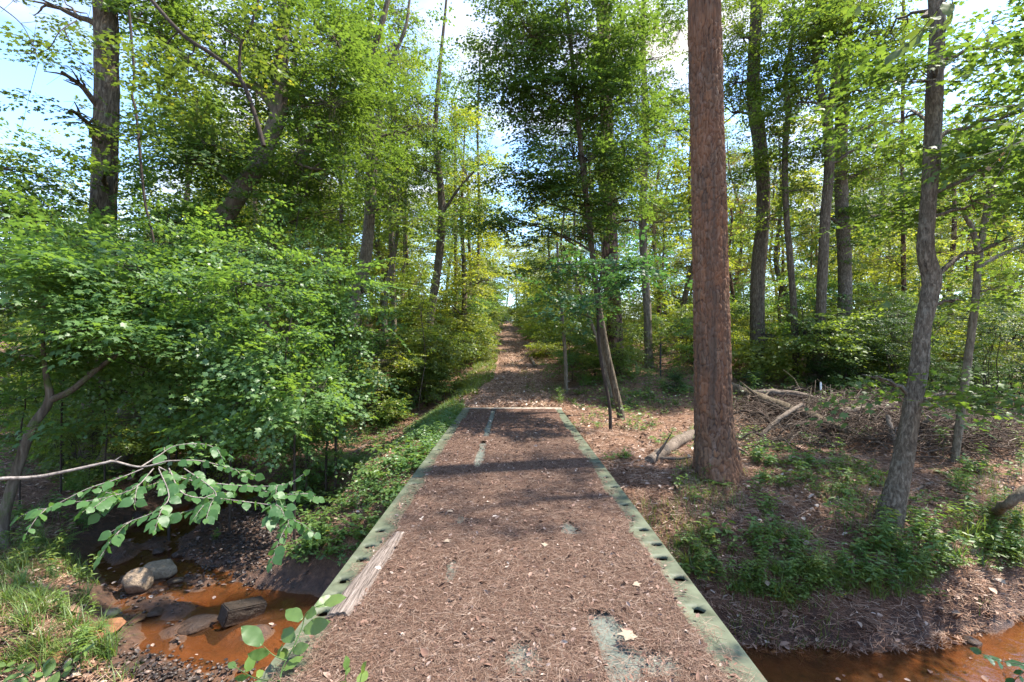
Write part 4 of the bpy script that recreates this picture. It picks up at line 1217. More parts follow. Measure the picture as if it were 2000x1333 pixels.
PR = {'broad': [], 'pine': [], 'sap': [], 'bush': [], 'holly': []}
for k in range(6):
    H = [13, 16, 12, 18, 14, 15][k]
    PR['broad'].append(lambda k=k, H=H: generic('woodland_tree', '', 'tree', '', H, .13 + .02 * (k % 3), tree_blobs(H, [.30, .4, .22, .45, .35, .28][k], [2.2, 2.5, 2.0, 2.7, 2.3, 2.4][k], 9, 42), 'far', ['bark_grey', 'bark_light', 'bark_grey'][k % 3], ['leaf_mid', 'leaf_light', 'leaf_far', 'leaf_mid', 'leaf_far', 'leaf_light'][k]))
for k in range(3):
    H = [16, 19, 15][k]
    PR['pine'].append(lambda k=k, H=H: generic('woodland_pine', '', 'tree', '', H, .15, tree_blobs(H, [.3, .45, .25][k], 1.9, 11, 20), 'pine', 'bark_pine_far', ['needle', 'needle', 'needle_brown'][k], lean=.02))
for k in range(4):
    H = [4.5, 6, 3.6, 5.2][k]
    PR['sap'].append(lambda k=k, H=H: generic('woodland_sapling', '', 'sapling', '', H, .035, tree_blobs(H, .15, 1.0, 6, 30), 'med', 'bark_grey', ['leaf_mid', 'leaf_light', 'leaf_under', 'leaf_far'][k], lean=.1, seg=5, sub=3))
for k in range(4):
    H = [1.6, 2.2, 1.3, 2.6][k]
    PR['bush'].append(lambda k=k, H=H: generic('bush', '', 'bush', '', H, .018, [((random.uniform(-.5, .5), random.uniform(-.5, .5), H * f), (.8, .8, H * .28), 46) for f in (.25, .5, .75, .95)], 'med', 'bark_twig', ['leaf_light', 'leaf_light', 'leaf_far', 'leaf_far'][k], lean=.1, seg=4, stems=4, sub=2))
for k in range(3):
    H = [1.8, 2.6, 1.4][k]
    PR['holly'].append(lambda k=k, H=H: generic('holly_bush', '', 'bush', '', H, .016, [((random.uniform(-.4, .4), random.uniform(-.4, .4), H * f), (.65, .65, H * .26), 62) for f in (.3, .55, .8, 1.0)], 'fine', 'bark_twig', 'leaf_holly', lean=.12, seg=4, stems=5, sub=3))
MADE = {}


def plant(kind, x, y, label, group, sc=1.0, k=None):
    k = random.randrange(len(PR[kind])) if k is None else k
    loc = (x, y, float(tz(x, y)) - .02); rz = random.uniform(0, 6.28)
    if (kind, k) not in MADE:
        t = PR[kind][k](); MADE[(kind, k)] = t
        t.location = loc; t.rotation_euler = (0, 0, rz); t.scale = (sc,) * 3; t['label'] = label; t['group'] = group
        return t
    return dup(MADE[(kind, k)], loc, rz, sc, label, group)


def spots(n, x0, x1, y0, y1, mind, pts, py=1.0):
    out = []
    for _ in range(n * 60):
        if len(out) >= n: break
        y = y0 + (y1 - y0) * random.random() ** py; x = random.uniform(x0, x1) * y
        px = float(path_x(y))
        if abs(x - px) < 2.0 + .028 * max(0, y - 14): continue
        if creek_s(x, y) < .6: continue
        if any((x - a) ** 2 + (y - b) ** 2 < mind ** 2 for a, b in pts): continue
        pts.append((x, y)); out.append((x, y))
    return out


taken = []
LB = {
    ('broad', -1): ('leafy woodland tree in the wood beyond the stream thicket', 'woodland trees beyond the stream thicket'),
    ('broad', 1): ('leafy woodland tree in the sunlit wood behind the red pine', 'woodland trees behind the red pine'),
    ('pine', -1): ('thin woodland pine among the trees beyond the stream thicket', 'woodland pines beyond the stream thicket'),
    ('pine', 1): ('thin woodland pine in the sunlit wood behind the red pine', 'woodland pines behind the red pine'),
    ('sap', -1): ('slim leafy sapling in the wood beyond the stream thicket', 'saplings beyond the stream thicket'),
    ('sap', 1): ('slim leafy sapling in the sunlit wood behind the red pine', 'saplings behind the red pine'),
    ('bush', -1): ('rounded green bush growing between the track and the stream thicket', 'bushes between track and stream thicket'),
    ('bush', 1): ('rounded yellow green bush lit by sun behind the red pine', 'bushes behind the red pine'),
}
for kind, side, n, x0, x1, y0, y1, md, sc0, sc1 in [
    ('broad', -1, 16, -1.1, -.10, 18, 30, 2.6, .75, 1.0), ('broad', 1, 10, .12, 1.1, 22, 32, 3.0, .75, 1.0),
    ('broad', -1, 36, -1.1, -.03, 30, 62, 2.8, .8, 1.15), ('broad', 1, 42, .05, 1.1, 32, 62, 3.0, .8, 1.1),
    ('pine', -1, 7, -1.0, -.1, 24, 55, 2.5, .8, 1.0), ('pine', 1, 26, .10, 1.1, 21, 58, 2.5, .7, 1.0),
    ('sap', -1, 46, -1.1, -.08, 14.5, 45, 1.2, .8, 1.3), ('sap', 1, 40, .09, 1.1, 16.5, 45, 1.4, .7, 1.2),
    ('bush', -1, 70, -1.1, -.08, 14, 48, 1.0, .7, 1.2), ('bush', 1, 95, .09, 1.15, 15.5, 48, 1.0, .7, 1.25)]:
    lb, gr = LB[(kind, side)]
    for x, y in spots(n, x0, x1, y0, y1, md, taken, 1.2):
        s_ = random.uniform(sc0, sc1)
        if side < 0 and kind in ('broad', 'pine') and 1000 + FPX * x / y < 350: s_ *= .5
        if kind == 'bush' and 13 < y < 21 and 0 < x < 4: s_ *= .6
        if 13 < y < 21 and 0 < x < 9 and kind in ('broad', 'sap'): s_ *= .6
        plant(kind, x, y, lb, gr, s_)
# bushes and saplings lining the track
for side, n in ((-1, 26), (1, 17)):
    for j in range(n):
        y = 15.5 + 34 * (j / n) ** 1.1 + random.uniform(-.4, .4); x = float(path_x(y)) + side * (1.8 + .006 * y + random.uniform(0, .6) + (1.0 if side < 0 else .8) * (y < 22))
        if side < 0:
            plant(random.choice(['bush', 'sap']), x, y, 'green shrub leaning over the grassy verge of the track', 'shrubs along the grassy verge', random.uniform(.6, .9) + .02 * (y - 15))
        else:
            plant(random.choice(['bush', 'sap']), x, y, 'green shrub leaning over the dry needle verge of the track', 'shrubs along the needle verge', random.uniform(.45, .7) + .025 * (y - 15))
# undergrowth on the shady left bank
for x, y in spots(26, -1.05, -.42, 8.6, 13.5, .75, taken):
    plant(random.choice(['bush', 'sap', 'bush']), x, y, 'leafy undergrowth bush in the shade around the arched and tall trunks', 'undergrowth round the arched trunk', random.uniform(.4, .7))
# trees closing the far end of the track
for x, y, s_ in ((-3.2, 63, .9), (1.9, 66, .85), (-.9, 74, 1.0), (.6, 80, 1.1), (-2.6, 70, 1.0), (2.4, 74, 1.0)):
    plant('broad', x, y, 'pale sunlit tree closing the far end of the track', 'trees at the far end of the track', s_, 4 if s_ > .95 else 2)
for x, y, s_ in ((-1.9, 58, 1.6), (.9, 60, 1.5), (-.4, 66, 1.8)):
    plant('bush', x, y, 'pale sunlit bush at the far end of the track', 'bushes at the far end of the track', s_, 2)
# dark hollies
for px, py, s, lb, gr in [(705, 800, .8, 'dark small-leaved holly on the left bank above the grass verge', None), (640, 815, .7, 'dark small-leaved holly behind the bright maple sapling', None),
                          (765, 770, .75, 'dark small-leaved holly nearest the verge of the track', None),
                          (1655, 770, 1.1, 'dark holly thicket hiding the foot of the broad straight trunk', None), (1720, 745, 1.0, 'dark holly between the broad trunk and the crooked oak', None),
                          (1600, 765, .6, 'small dark holly at the foot of the forked tree', None), (1815, 800, .9, 'glossy holly behind the crooked oak', None), (1925, 830, 1.0, 'sunlit glossy holly behind the gnarled tree', None),
                          (1985, 800, 1.1, 'sunlit glossy holly at the edge of the wood past the gnarled tree', None), (1470, 765, .4, 'low dark holly beside the red pine', None), (1320, 765, .4, 'low dark holly on the bank behind the log', None),
                          (250, 800, .7, 'dark holly in the shade behind the arched tree', None), (80, 830, .6, 'dark holly in the shade beyond the mossy tree', None), (1760, 770, .9, 'dark holly beside the thin bare pine', None)]:
    p = ray_ground(px, py); plant('holly', p[0], p[1], lb, gr, s)

# the far wood that closes the view, one mass
n = 15000
x = rng.uniform(-115, 115, n); y = 66 + rng.random(n) * 45
H = 17 + 15 * vn(x * .08, y * .08, seed=77)
k = ~((np.abs(x - path_x(y)) < 1.6) & (y < 72))
x, y, H = x[k], y[k], H[k]
z = tz(x, y) + H * rng.random(len(x)) ** .9
k = vn(x * .25, y * .25, z * .3, seed=78) > .36
x, y, z = x[k], y[k], z[k]
gl = G(); put_sprays(gl, None, DIAM3, spray_set(.5, 5, (1.6, 2.6), (3, 4), droop=.3, tilt=.6), np.stack([x, y, z], -1), rng.random(len(x)) * 6.28, rng.normal(0, .3, len(x)), rng.uniform(.7, 1.1, len(x)), twigs=False)
o = link('far_wood', gl.mesh('far_wood', M['leaf_far'])); tag(o, 'distant sunlit wood closing the view beyond the track', 'wood', kind='stuff')


# ---------------------------------------------------------------- fallen logs, sticks, posts
def log(name, label, pts, cat='log', bark='wood_dead', lift=.0, seg=9, on_ground=True, group=None, stubs=0):
    """pts: pixel x, y, width [, depth]"""
    W, R = [], []
    for q in pts:
        if len(q) > 3: p = P(q[0], q[1], q[3])
        else: p = ray_ground(q[0], q[1])
        r = q[2] / FPX * p[1] / 2
        if len(q) <= 3: p = p + [0, 0, r * .75 + lift]
        W.append(p); R.append(r)
    W = np.array(W); b = W.mean(0); line = catmull(W - b, 6); rr = catmull(np.array(R)[:, None].repeat(3, 1), 6)[:, 0]
    line[1:-1] += rng.normal(0, .12, (len(line) - 2, 3)) * rr[1:-1, None]
    g = G(); g.tube(line, rr, seg, rough=.10)
    for _ in range(stubs):
        i = random.randrange(2, len(line) - 1); v = rng.normal(size=3); v[2] = abs(v[2]) * .6; v /= np.linalg.norm(v)
        g.tube([line[i], line[i] + v * random.uniform(.1, .45), line[i] + v * random.uniform(.5, .8) + [0, 0, .05]], [rr[i] * .4, rr[i] * .25, .003], 5)
    o = link(name, g.mesh(name, M[bark], True), None, b); return tag(o, label, cat, group)


log('fallen_log', 'long fallen grey log lying through the brush behind the red pine', [(1425, 778, 20), (1500, 812, 22), (1570, 838, 22), (1655, 872, 18)], bark='bark_grey', stubs=3, lift=.24)
log('fallen_log', 'rotten log lying behind the long fallen log', [(1470, 792, 13), (1530, 793, 14), (1600, 802, 10)], bark='wood_dead', lift=.28)
log('fallen_branch', 'bare pale branch propped across the long fallen log', [(1488, 848, 8, 8.6), (1530, 812, 9, 8.8), (1566, 790, 7, 9.1)], 'branch')
log('fallen_log', 'short rotten yellowish log among the brush beside the crooked oak', [(1640, 842, 14), (1690, 836, 14), (1748, 822, 12)], bark='wood_dead', lift=.34)
log('fallen_branch', 'upright broken stick leaning in the brush beside the crooked oak', [(1752, 882, 10), (1742, 845, 10, 8.4), (1733, 812, 8, 8.6)], 'branch')
log('fallen_branch', 'grey stick on the ground behind the crooked oak', [(1785, 872, 8), (1830, 890, 7), (1868, 908, 5)], 'branch')
log('fallen_branch', 'short broken stick poking up behind the crooked oak', [(1788, 848, 9), (1802, 830, 9, 8.6), (1816, 814, 8, 8.5)], 'branch')
log('fallen_log', 'weathered log running from the verge behind the red pine', [(1268, 908, 20), (1300, 888, 22), (1352, 856, 20)], bark='wood_dead', stubs=2)
log('leaning_log', 'leaning bare log with a cut end rising from the right bank', [(1938, 1008, 17), (1968, 985, 17, 5.7), (2012, 952, 17, 5.6), (2080, 912, 17, 5.5)], bark='bark_light')
log('fallen_branch', 'pale broken branch lying at the edge of the track', [(1046, 718, 6), (1038, 703, 6), (1040, 694, 5)], 'branch', 'wood_dead')
log('fallen_branch', 'thin twiggy branch fallen across the track', [(996, 713, 3), (1020, 704, 3.5), (1050, 690, 3)], 'branch', 'wood_dead', stubs=4)
log('fallen_branch', 'pale stick lying along the leafy slope beside the bridge', [(690, 888, 6), (735, 858, 5), (775, 838, 4)], 'branch', 'wood_dead')
log('fallen_branch', 'curved brown root branch behind the base of the arched tree', [(300, 815, 14), (345, 828, 14), (375, 850, 12)], 'branch', 'bark_twig')
log('fallen_branch', 'grey branch lying on the shady left bank under the saplings', [(560, 862, 5), (620, 842, 6), (690, 842, 5)], 'branch', 'wood_dead')
log('stick', 'thin bare twig lying across the bridge needles', [(808, 1300, 6), (880, 1252, 5.5), (945, 1218, 4)], 'stick', 'weathered')
log('stick', 'crooked pale twig over the worn strip on the bridge', [(1178, 1210, 4), (1186, 1262, 4.5), (1205, 1282, 6), (1240, 1292, 5)], 'stick', 'weathered')
log('stick', 'fine twig lying in the middle of the bridge', [(1010, 1062, 2.5), (1050, 1056, 2.5), (1095, 1042, 2)], 'stick', 'weathered')
log('stick', 'thin dark twig on the slope beside the red pine', [(1452, 880, 3), (1490, 910, 3.5), (1512, 925, 3)], 'stick', 'weathered')
log('stick', 'pale stick on the needles between the pine and the oak', [(1545, 903, 5), (1580, 903, 5), (1598, 906, 4)], 'stick', 'wood_dead')
log('stick', 'forked stick on the bare ground behind the oak', [(1775, 968, 6), (1805, 950, 6), (1822, 945, 5)], 'stick', 'wood_dead')
for j in range(60):
    px = random.uniform(1430, 1960); py = random.uniform(775, 895); a = random.uniform(-.5, .5) + (math.pi if random.random() < .5 else 0); L = random.uniform(35, 95)
    x2, y2 = px + math.cos(a) * L, py + math.sin(a) * L * .45
    p1 = ray_ground(px, py); p2 = ray_ground(x2, min(max(y2, 782), 940))
    if abs(p1[1] - p2[1]) > 1.6 or 1385 < px < 1445: continue
    w_ = random.uniform(2.5, 7)
    log('stick', 'bare dead stick tangled in the brush heap behind the pine and the oak', [(px, py, w_, p1[1]), ((px + x2) / 2, min(py, y2) - random.uniform(4, 26), w_ * .9, (p1[1] + p2[1]) / 2), (x2, y2, w_ * .5, p2[1])], 'stick', random.choice(['wood_dead', 'bark_twig', 'bark_twig']), seg=5, group='sticks in the brush heap', stubs=random.randrange(3))
# fine tangle in the heap, which nobody could count
g = G()
for j in range(2600):
    u = random.gauss(0, 1); p = ray_ground(random.uniform(1440, 1970), random.uniform(775, 890)) + rng.normal(0, .15, 3) * [1, 1, 0]
    p[2] = float(tz(p[0], p[1])) + abs(random.gauss(0, .20)); a = random.uniform(0, 6.28); L = random.uniform(.2, .8)
    v = np.array([math.cos(a), math.sin(a), random.gauss(.05, .3)]) * L
    g.tube([p, p + v * .5 + rng.normal(0, .04, 3), p + v], [.007, .006, .003], 3, cap=False)
heap = []
for px, py, sx_, sy_, hh, n in ((1555, 812, 55, 12, .36, 360), (1670, 838, 60, 16, .5, 480), (1720, 815, 70, 14, .6, 420), (1840, 860, 55, 22, .45, 420), (1480, 800, 35, 10, .35, 160), (1930, 850, 60, 25, .4, 260)):
    for j in range(n):
        p = ray_ground(px + random.gauss(0, sx_), min(max(py + random.gauss(0, sy_), 770), 960)); p[2] = float(tz(p[0], p[1])) + hh * random.random() ** 1.5
        a = random.uniform(0, 6.28); L = random.uniform(.25, 1.0); v = np.array([math.cos(a), math.sin(a), random.gauss(-.05, .28)]) * L
        rr_ = random.choice((.006, .008, .008, .013)); heap.append(p)
        g.tube([p - v * .5, p + rng.normal(0, .05, 3), p + v * .5], [rr_, rr_ * .9, rr_ * .4], 4, cap=False)
o = link('brush', g.mesh('brush', M['brush_twig'])); tag(o, 'tangle of dead twigs heaped behind the pine and the oak', 'brush', kind='stuff')

hp = np.array(heap)[rng.integers(0, len(heap), 15000)] + rng.normal(0, .14, (15000, 3)) * [1, 1, .5]; th = rng.random(15000) * 6.28
g = G(); g.cards(BLADE, hp, np.stack([np.cos(th), np.sin(th), rng.normal(-.35, .4, 15000)], -1), rng.normal(0, 1, (15000, 3)), rng.uniform(.1, .24, 15000), np.full(15000, .005))
o = link('draped_needles', g.mesh('draped_needles', M['pine_straw'])); tag(o, 'rusty pine needles draped over the brush heap', 'pine needles', kind='stuff')
b = ray_ground(1603, 792)
t = thing('marker_post', b, 'thin dark marker post with a white top standing in the brush', 'post'); h = 46 / FPX * b[1]
g = G(); g.tube([[0, 0, -.1], [0, 0, h * .62]], [.022, .022], 8); link('post', g.mesh('post', M['post_black'], True), t)
g = G(); g.tube([[0, 0, h * .62], [0, 0, h * .97], [0, 0, h]], [.026, .026, .015], 8); link('cap', g.mesh('cap', M['post_white'], True), t)
for px, py, hh, lb in ((1290, 735, 64, 'thin dark metal fence post behind the ragged pine'), (1232, 712, 40, 'thin dark stake post close behind the ragged pine'), (1110, 732, 0, '')):
    if not hh: continue
    b = ray_ground(px, py); g = G(); h = hh / FPX * b[1]
    g.tube([[0, 0, -.1], [0, 0, h * .5], [.01, 0, h]], [.026, .026, .024], 6); g.box((.02, 0, h * .8), (.02, .03, .01)); g.box((.02, 0, h * .5), (.02, .03, .01))
    tag(link('fence_post', g.mesh('fence_post', M['post_black']), None, b), lb, 'post')


# ---------------------------------------------------------------- stream stones and the sunk block
def rock(name, label, px, py, w_px, hh, mat, d=None, sq=(1, .8), seed=0, rz=0.0, group=None, sharp=.25):
    b = ray_ground(px, py) if d is None else P(px, py, d)
    r = w_px / FPX * b[1] / 2
    import bmesh
    bm = bmesh.new(); bmesh.ops.create_icosphere(bm, subdivisions=4, radius=1)
    V = np.array([v.co[:] for v in bm.verts]); F = np.array([[v.index for v in f.verts] for f in bm.faces]); bm.free()
    # cut by random planes for facets, then roughen
    rs = np.random.default_rng(seed)
    for _ in range(9):
        n_ = rs.normal(size=3); n_ /= np.linalg.norm(n_); dd = rs.uniform(.62, .9)
        ex = np.clip(V @ n_ - dd, 0, None); V = V - ex[:, None] * n_ * .9
    V = V * (1 + .10 * (fbm(V[:, 0] * 2 + seed, V[:, 1] * 2, V[:, 2] * 2, seed=seed) - .5)[:, None] + .05 * (fbm(V[:, 0] * 8, V[:, 1] * 8, V[:, 2] * 8, seed=seed + 1) - .5)[:, None])
    V = V * np.array([r * sq[0], r * sq[1], hh]); c, s_ = math.cos(rz), math.sin(rz)
    V = V @ np.array([[c, s_, 0], [-s_, c, 0], [0, 0, 1]])
    o = link(name, make_mesh(name, V, [F], [M[mat]], True), None, (b[0], b[1], b[2] + hh * .45)); return tag(o, label, 'rock', group)


rock('boulder', 'larger rounded tan boulder with a dark wet underside in the stream', 312, 1124, 64, .15, 'rock_grey', seed=3, rz=.3)
rock('boulder', 'smaller pale tan boulder in front of the larger one in the stream', 268, 1152, 54, .19, 'rock_tan', seed=8, sq=(.95, .9), rz=.8)
for px, py, w_, h_, mt, lb in [(345, 1138, 34, .05, 'rock_grey', 'flat grey stone between the boulders and the gravel bar'), (200, 1235, 80, .07, 'rock_red', 'flat rusty slab at the grassy edge of the stream'), (118, 1292, 55, .07, 'rock_red', 'rusty stone under the grass by the near mud'),
                               (345, 1150, 26, .04, 'rock_dark', 'small dark stone below the larger boulder'), (305, 1198, 38, .03, 'rock_dark', 'low dark flat stone in midstream'), (218, 1200, 30, .05, 'rock_grey', 'small grey stone at the water line near the slab'),
                               (268, 1212, 40, .035, 'rock_red', 'thin rusty stone lapped by the stream'), (385, 1220, 80, .035, 'rock_dark', 'long dark mud bar below the block'), (350, 1085, 28, .05, 'rock_dark', 'dark stone behind the larger boulder'),
                               (310, 1080, 26, .05, 'rock_dark', 'dark stone on the lit silt edge'), (272, 1010, 30, .07, 'rock_dark', 'black stone under the leafy branch'), (520, 1205, 40, .03, 'rock_red', 'flat rusty stone beyond the block'),
                               (1900, 1262, 36, .06, 'rock_dark', 'dark stone in the water below the sunny bank')]:
    rock('stone', lb, px, py, w_, h_, mt, seed=int(px), rz=px * .1)
b = ray_ground(474, 1212)
t = thing('timber_block', (b[0], b[1], WATER + .12), 'black square cut timber block lying tilted in the stream', 'block')
t.rotation_euler = (math.radians(-14), math.radians(8), math.radians(-38))
g = G(); x_ = np.array([-.095, -.085, .085, .095]);
import bmesh
bm = bmesh.new(); bmesh.ops.create_cube(bm, size=1)
for v in bm.verts: v.co.x *= .19; v.co.y *= .44; v.co.z *= .19
bmesh.ops.bevel(bm, geom=bm.edges[:], offset=.012, segments=2, affect='EDGES')
bmesh.ops.subdivide_edges(bm, edges=[e for e in bm.edges if e.calc_length() > .1], cuts=5, use_grid_fill=True)
V = np.array([v.co[:] for v in bm.verts]); V += ((fbm(V[:, 0] * 20, V[:, 1] * 6, V[:, 2] * 20, seed=5) - .5) * .02)[:, None]
for v, q in zip(bm.verts, V): v.co = q
me = bpy.data.meshes.new('block'); bm.to_mesh(me); bm.free(); me.materials.append(M['wet_wood']); link('block', me, t)
# weathered board along the left rail
b0 = np.array([-1.06, 2.80, .045]); b1 = np.array([-.985, 4.05, .04]); dv = b1 - b0
us = np.linspace(0, 1, 60); vs = np.linspace(-1, 1, 16)
U, W = np.meshgrid(us, vs, indexing='ij')
wid = .082 * (1 - .35 * U ** 3) * (1 + .12 * (vn(U * 9, W * 0, seed=90) - .5) * 2)
Xb = b0[0] + dv[0] * U + W * wid; Yb = b0[1] + dv[1] * U + (vn(W * 6, W * 0, seed=91) - .5) * .05 * (U < .02)
fade = sm((vn(U * 3.3, W * .8, seed=93) - .25) / .3)
Zb = .030 + .030 * (1 - W ** 4) * (1 - .55 * U) + .012 * (vn(W * 9 + U * 1.2, U * 2.5, seed=92) - .5)
g = G(); k = 16; i = np.arange(59)[:, None] * k + np.arange(k - 1)[None]
g.add(np.stack([Xb, Yb, Zb], -1).reshape(-1, 3), np.stack([i, i + 1, i + k + 1, i + k], -1).reshape(-1, 4))
g.add(np.vstack([np.stack([Xb[0], Yb[0], Zb[0]], -1), np.stack([Xb[0], Yb[0], Zb[0] * 0 + .005], -1)]), [[j, j + k, j + k + 1, j + 1] for j in range(k - 1)])
for c_ in (0, k - 1):
    g.add(np.vstack([np.stack([Xb[:, c_], Yb[:, c_], Zb[:, c_]], -1), np.stack([Xb[:, c_], Yb[:, c_], Zb[:, c_] * 0 + .005], -1)]), [[j, j + 1, j + 61, j + 60] for j in range(59)])
o = link('weathered_board', g.mesh('weathered_board', M['board'], True)); tag(o, 'split grey weathered board lying along the left bridge rail', 'board')
# big dead leaves
for px, py, s, rz, lb in [(1064, 1078, .075, 1.5, 'small pale lobed dead leaf in the middle of the bridge'), (1240, 1268, .12, 2.0, 'large pale pointed dead leaf on the worn strip'), (885, 1008, .08, 2.6, 'pale curled leaf near the bare patch'),
                          (866, 1068, .07, .4, 'crumpled pale leaf left of the needles centre'), (1235, 1155, .07, .2, 'pale stick-like dead leaf toward the right rail')]:
    p = ray_ground(px, py) if False else np.array([(px - 1000) / (py - HOR) * HC, HC * FPX / (py - HOR), .047])
    g = G(); g.cards(LOBE3 if s != .12 else STAR, np.zeros((1, 3)), np.array([[math.cos(rz), math.sin(rz), .05]]), np.array([[.1, -.1, 1.0]]), s)
    tag(link('dead_leaf', g.mesh('dead_leaf', M['pale_leaf']), None, p), lb, 'leaf')
# ---------------------------------------------------------------- near leafy branches and shoots
def leafy(name, label, cat, paths, tpl, leaf, size, gap, mat, bark='weathered', up=.5, face=.35, w0=.006, flutter=.35, base=None, hang=.3, side_tw=0):
    """paths: list of [(px, py, depth)...] with width; leaves along those flagged"""
    allp = [np.array([P(*q) for q in pt]) for pt, w_, lv in paths]
    o0 = allp[0][0] if base is None else np.asarray(base)
    t = thing(name, o0, label, cat); gt, gl = G(), G()
    if side_tw:
        ext, exw = [], []
        for (pt, w_, lv), W in zip(paths, allp):
            if not lv: continue
            Lq = catmull(W, 6)
            for k in range(side_tw):
                i = random.randrange(4, len(Lq) - 2); tv = Lq[i + 1] - Lq[i]; tv /= np.linalg.norm(tv)
                sd = np.cross(tv, [0, 0, 1.0]) * random.choice((-1, 1)); v = tv * random.uniform(.3, .9) + sd * random.uniform(.4, .9) + np.array([0, 0, random.uniform(-.35, .1)])
                v /= np.linalg.norm(v); ln = random.uniform(.12, .26)
                exw.append(np.array([Lq[i], Lq[i] + v * ln * .5 + [0, 0, .01], Lq[i] + v * ln + [0, 0, -.02]])); ext.append((None, .0025, (.1,)))
        paths = list(paths) + ext; allp = allp + exw
    for (pt, w_, lv), W in zip(paths, allp):
        L = catmull(W - o0, 8); gt.tube(L, np.linspace(w_, w_ * .45, len(L)), 6)
        if not lv: continue
        seg = np.linalg.norm(np.diff(L, axis=0), axis=1); cum = np.concatenate([[0], np.cumsum(seg)])
        s = np.arange(cum[-1] * lv[0], cum[-1] + gap * .3, gap); n = len(s)
        if n < 1: continue
        p = np.stack([np.interp(s, cum, L[:, k]) for k in range(3)], -1)
        dv = np.gradient(L, axis=0); tv = np.stack([np.interp(s, cum, dv[:, k]) for k in range(3)], -1); tv /= np.linalg.norm(tv, axis=1)[:, None]
        sd = np.cross(tv, [0, 0, 1.0]); sd /= np.linalg.norm(sd, axis=1)[:, None] + 1e-6
        sg = np.where(np.arange(n) % 2 == 0, 1, -1)[:, None]
        D = tv * rng.uniform(.2, .9, (n, 1)) + sd * sg * rng.uniform(.5, 1.0, (n, 1)) + np.array([0, 0, -hang]) * rng.uniform(.2, 1.6, (n, 1))
        D[-1] = tv[-1]
        N = np.array([0, -face, up]) + rng.normal(0, flutter, (n, 3))
        D /= np.linalg.norm(D, axis=1)[:, None]
        sz = size * rng.uniform(.45, 1.2, n)
        for a, b, q in zip(p, D, sz):
            gt.tube([a, a + b * q * .18], [.0012, .001], 3, cap=False)
        gl.cards(tpl, p + D * sz[:, None] * .16, D, N, sz)
    link('branch' if cat == 'branch' else 'stem', gt.mesh('stem', M[bark], True), t); link('leaves', gl.mesh('leaves', M[leaf]), t)
    return t


b = [
    ([(-120, 945, 2.9), (0, 935, 3.0), (80, 930, 3.1), (200, 905, 3.25), (222, 901, 3.28), (275, 912, 3.35), (330, 900, 3.4)], .013, None),
    ([(222, 901, 3.28), (237, 891, 3.3)], .005, None),
    ([(275, 912, 3.35), (310, 890, 3.5), (345, 870, 3.6), (400, 868, 3.7), (440, 885, 3.75)], .006, (.15,)),
    ([(330, 900, 3.5), (390, 900, 3.6), (450, 915, 3.7), (500, 930, 3.8)], .005, (.1,)),
    ([(280, 915, 3.35), (230, 935, 3.25), (170, 955, 3.15), (110, 985, 3.05), (75, 1000, 3.0)], .005, (.08,)),
    ([(300, 915, 3.35), (260, 955, 3.15), (190, 975, 3.05), (150, 980, 3.0)], .004, (.1,)),
    ([(310, 912, 3.4), (360, 935, 3.4), (430, 945, 3.45), (500, 950, 3.5), (560, 945, 3.5), (595, 925, 3.5)], .005, (.05,)),
    ([(330, 915, 3.4), (360, 965, 3.2), (440, 975, 3.25), (520, 985, 3.3), (560, 990, 3.3)], .005, (.05,)),
    ([(500, 955, 3.5), (545, 965, 3.45), (600, 965, 3.4)], .003, (.1,)),
    ([(310, 915, 3.35), (330, 970, 3.05), (300, 1000, 2.95), (250, 1020, 2.9), (215, 1040, 2.85)], .004, (.12,)),
    ([(340, 930, 3.4), (300, 945, 3.3), (240, 965, 3.2), (200, 960, 3.15)], .004, (.1,)),
    ([(360, 915, 3.5), (420, 960, 3.3), (400, 985, 3.2), (330, 1010, 3.1)], .004, (.1,)),
    ([(540, 985, 3.3), (560, 1010, 3.25), (565, 1030, 3.2)], .003, (.1,)),
]
leafy('leafy_branch', 'bare grey branch reaching over the stream, its end thick with broad pale green leaves', 'branch', b, HEART_HI, 'leaf_big', .070, .027, 'x', 'weathered', up=.8, face=.5, flutter=.5, side_tw=3)
leafy('leafy_shoot', 'shoot of broad bright leaves rising beside the near end of the left rail', 'plant',
      [([(545, 1345, 2.25), (552, 1305, 2.3), (575, 1260, 2.35), (590, 1225, 2.4), (600, 1195, 2.42), (632, 1180, 2.42)], .004, (.15,)), ([(560, 1290, 2.3), (535, 1280, 2.3), (515, 1262, 2.3)], .003, (.3,)), ([(548, 1330, 2.25), (500, 1325, 2.3), (455, 1300, 2.35)], .003, (.2,))], OVATE_HI, 'leaf_forb', .115, .045, 'x', 'leaf_forb', up=.7, face=.6, hang=.1)
leafy('leafy_shoot', 'low shoot with a few broad leaves poking up at the near edge of the bridge', 'plant',
      [([(676, 1390, 2.0), (674, 1345, 2.0), (676, 1312, 2.0)], .003, (.4,)), ([(676, 1390, 2.0), (700, 1340, 2.0), (706, 1318, 2.0)], .003, (.5,))], OVATE_HI, 'leaf_forb', .075, .028, 'x', 'leaf_forb', up=.8, face=.5, hang=.0)
leafy('leafy_shoot', 'leafy undergrowth shoot at the near left corner by the mud', 'plant',
      [([(100, 1400, 3.4), (110, 1345, 3.45), (130, 1305, 3.5), (165, 1272, 3.55)], .004, (.1,)), ([(60, 1400, 3.4), (70, 1340, 3.4), (40, 1310, 3.4), (10, 1300, 3.4)], .004, (.1,)), ([(80, 1390, 3.4), (90, 1340, 3.4), (80, 1300, 3.4)], .003, (.1,)), ([(30, 1400, 3.3), (20, 1350, 3.3), (-10, 1330, 3.3)], .003, (.1,))], OVATE_HI, 'leaf_forb', .10, .035, 'x', 'leaf_forb', up=.8, face=.45, hang=.1)
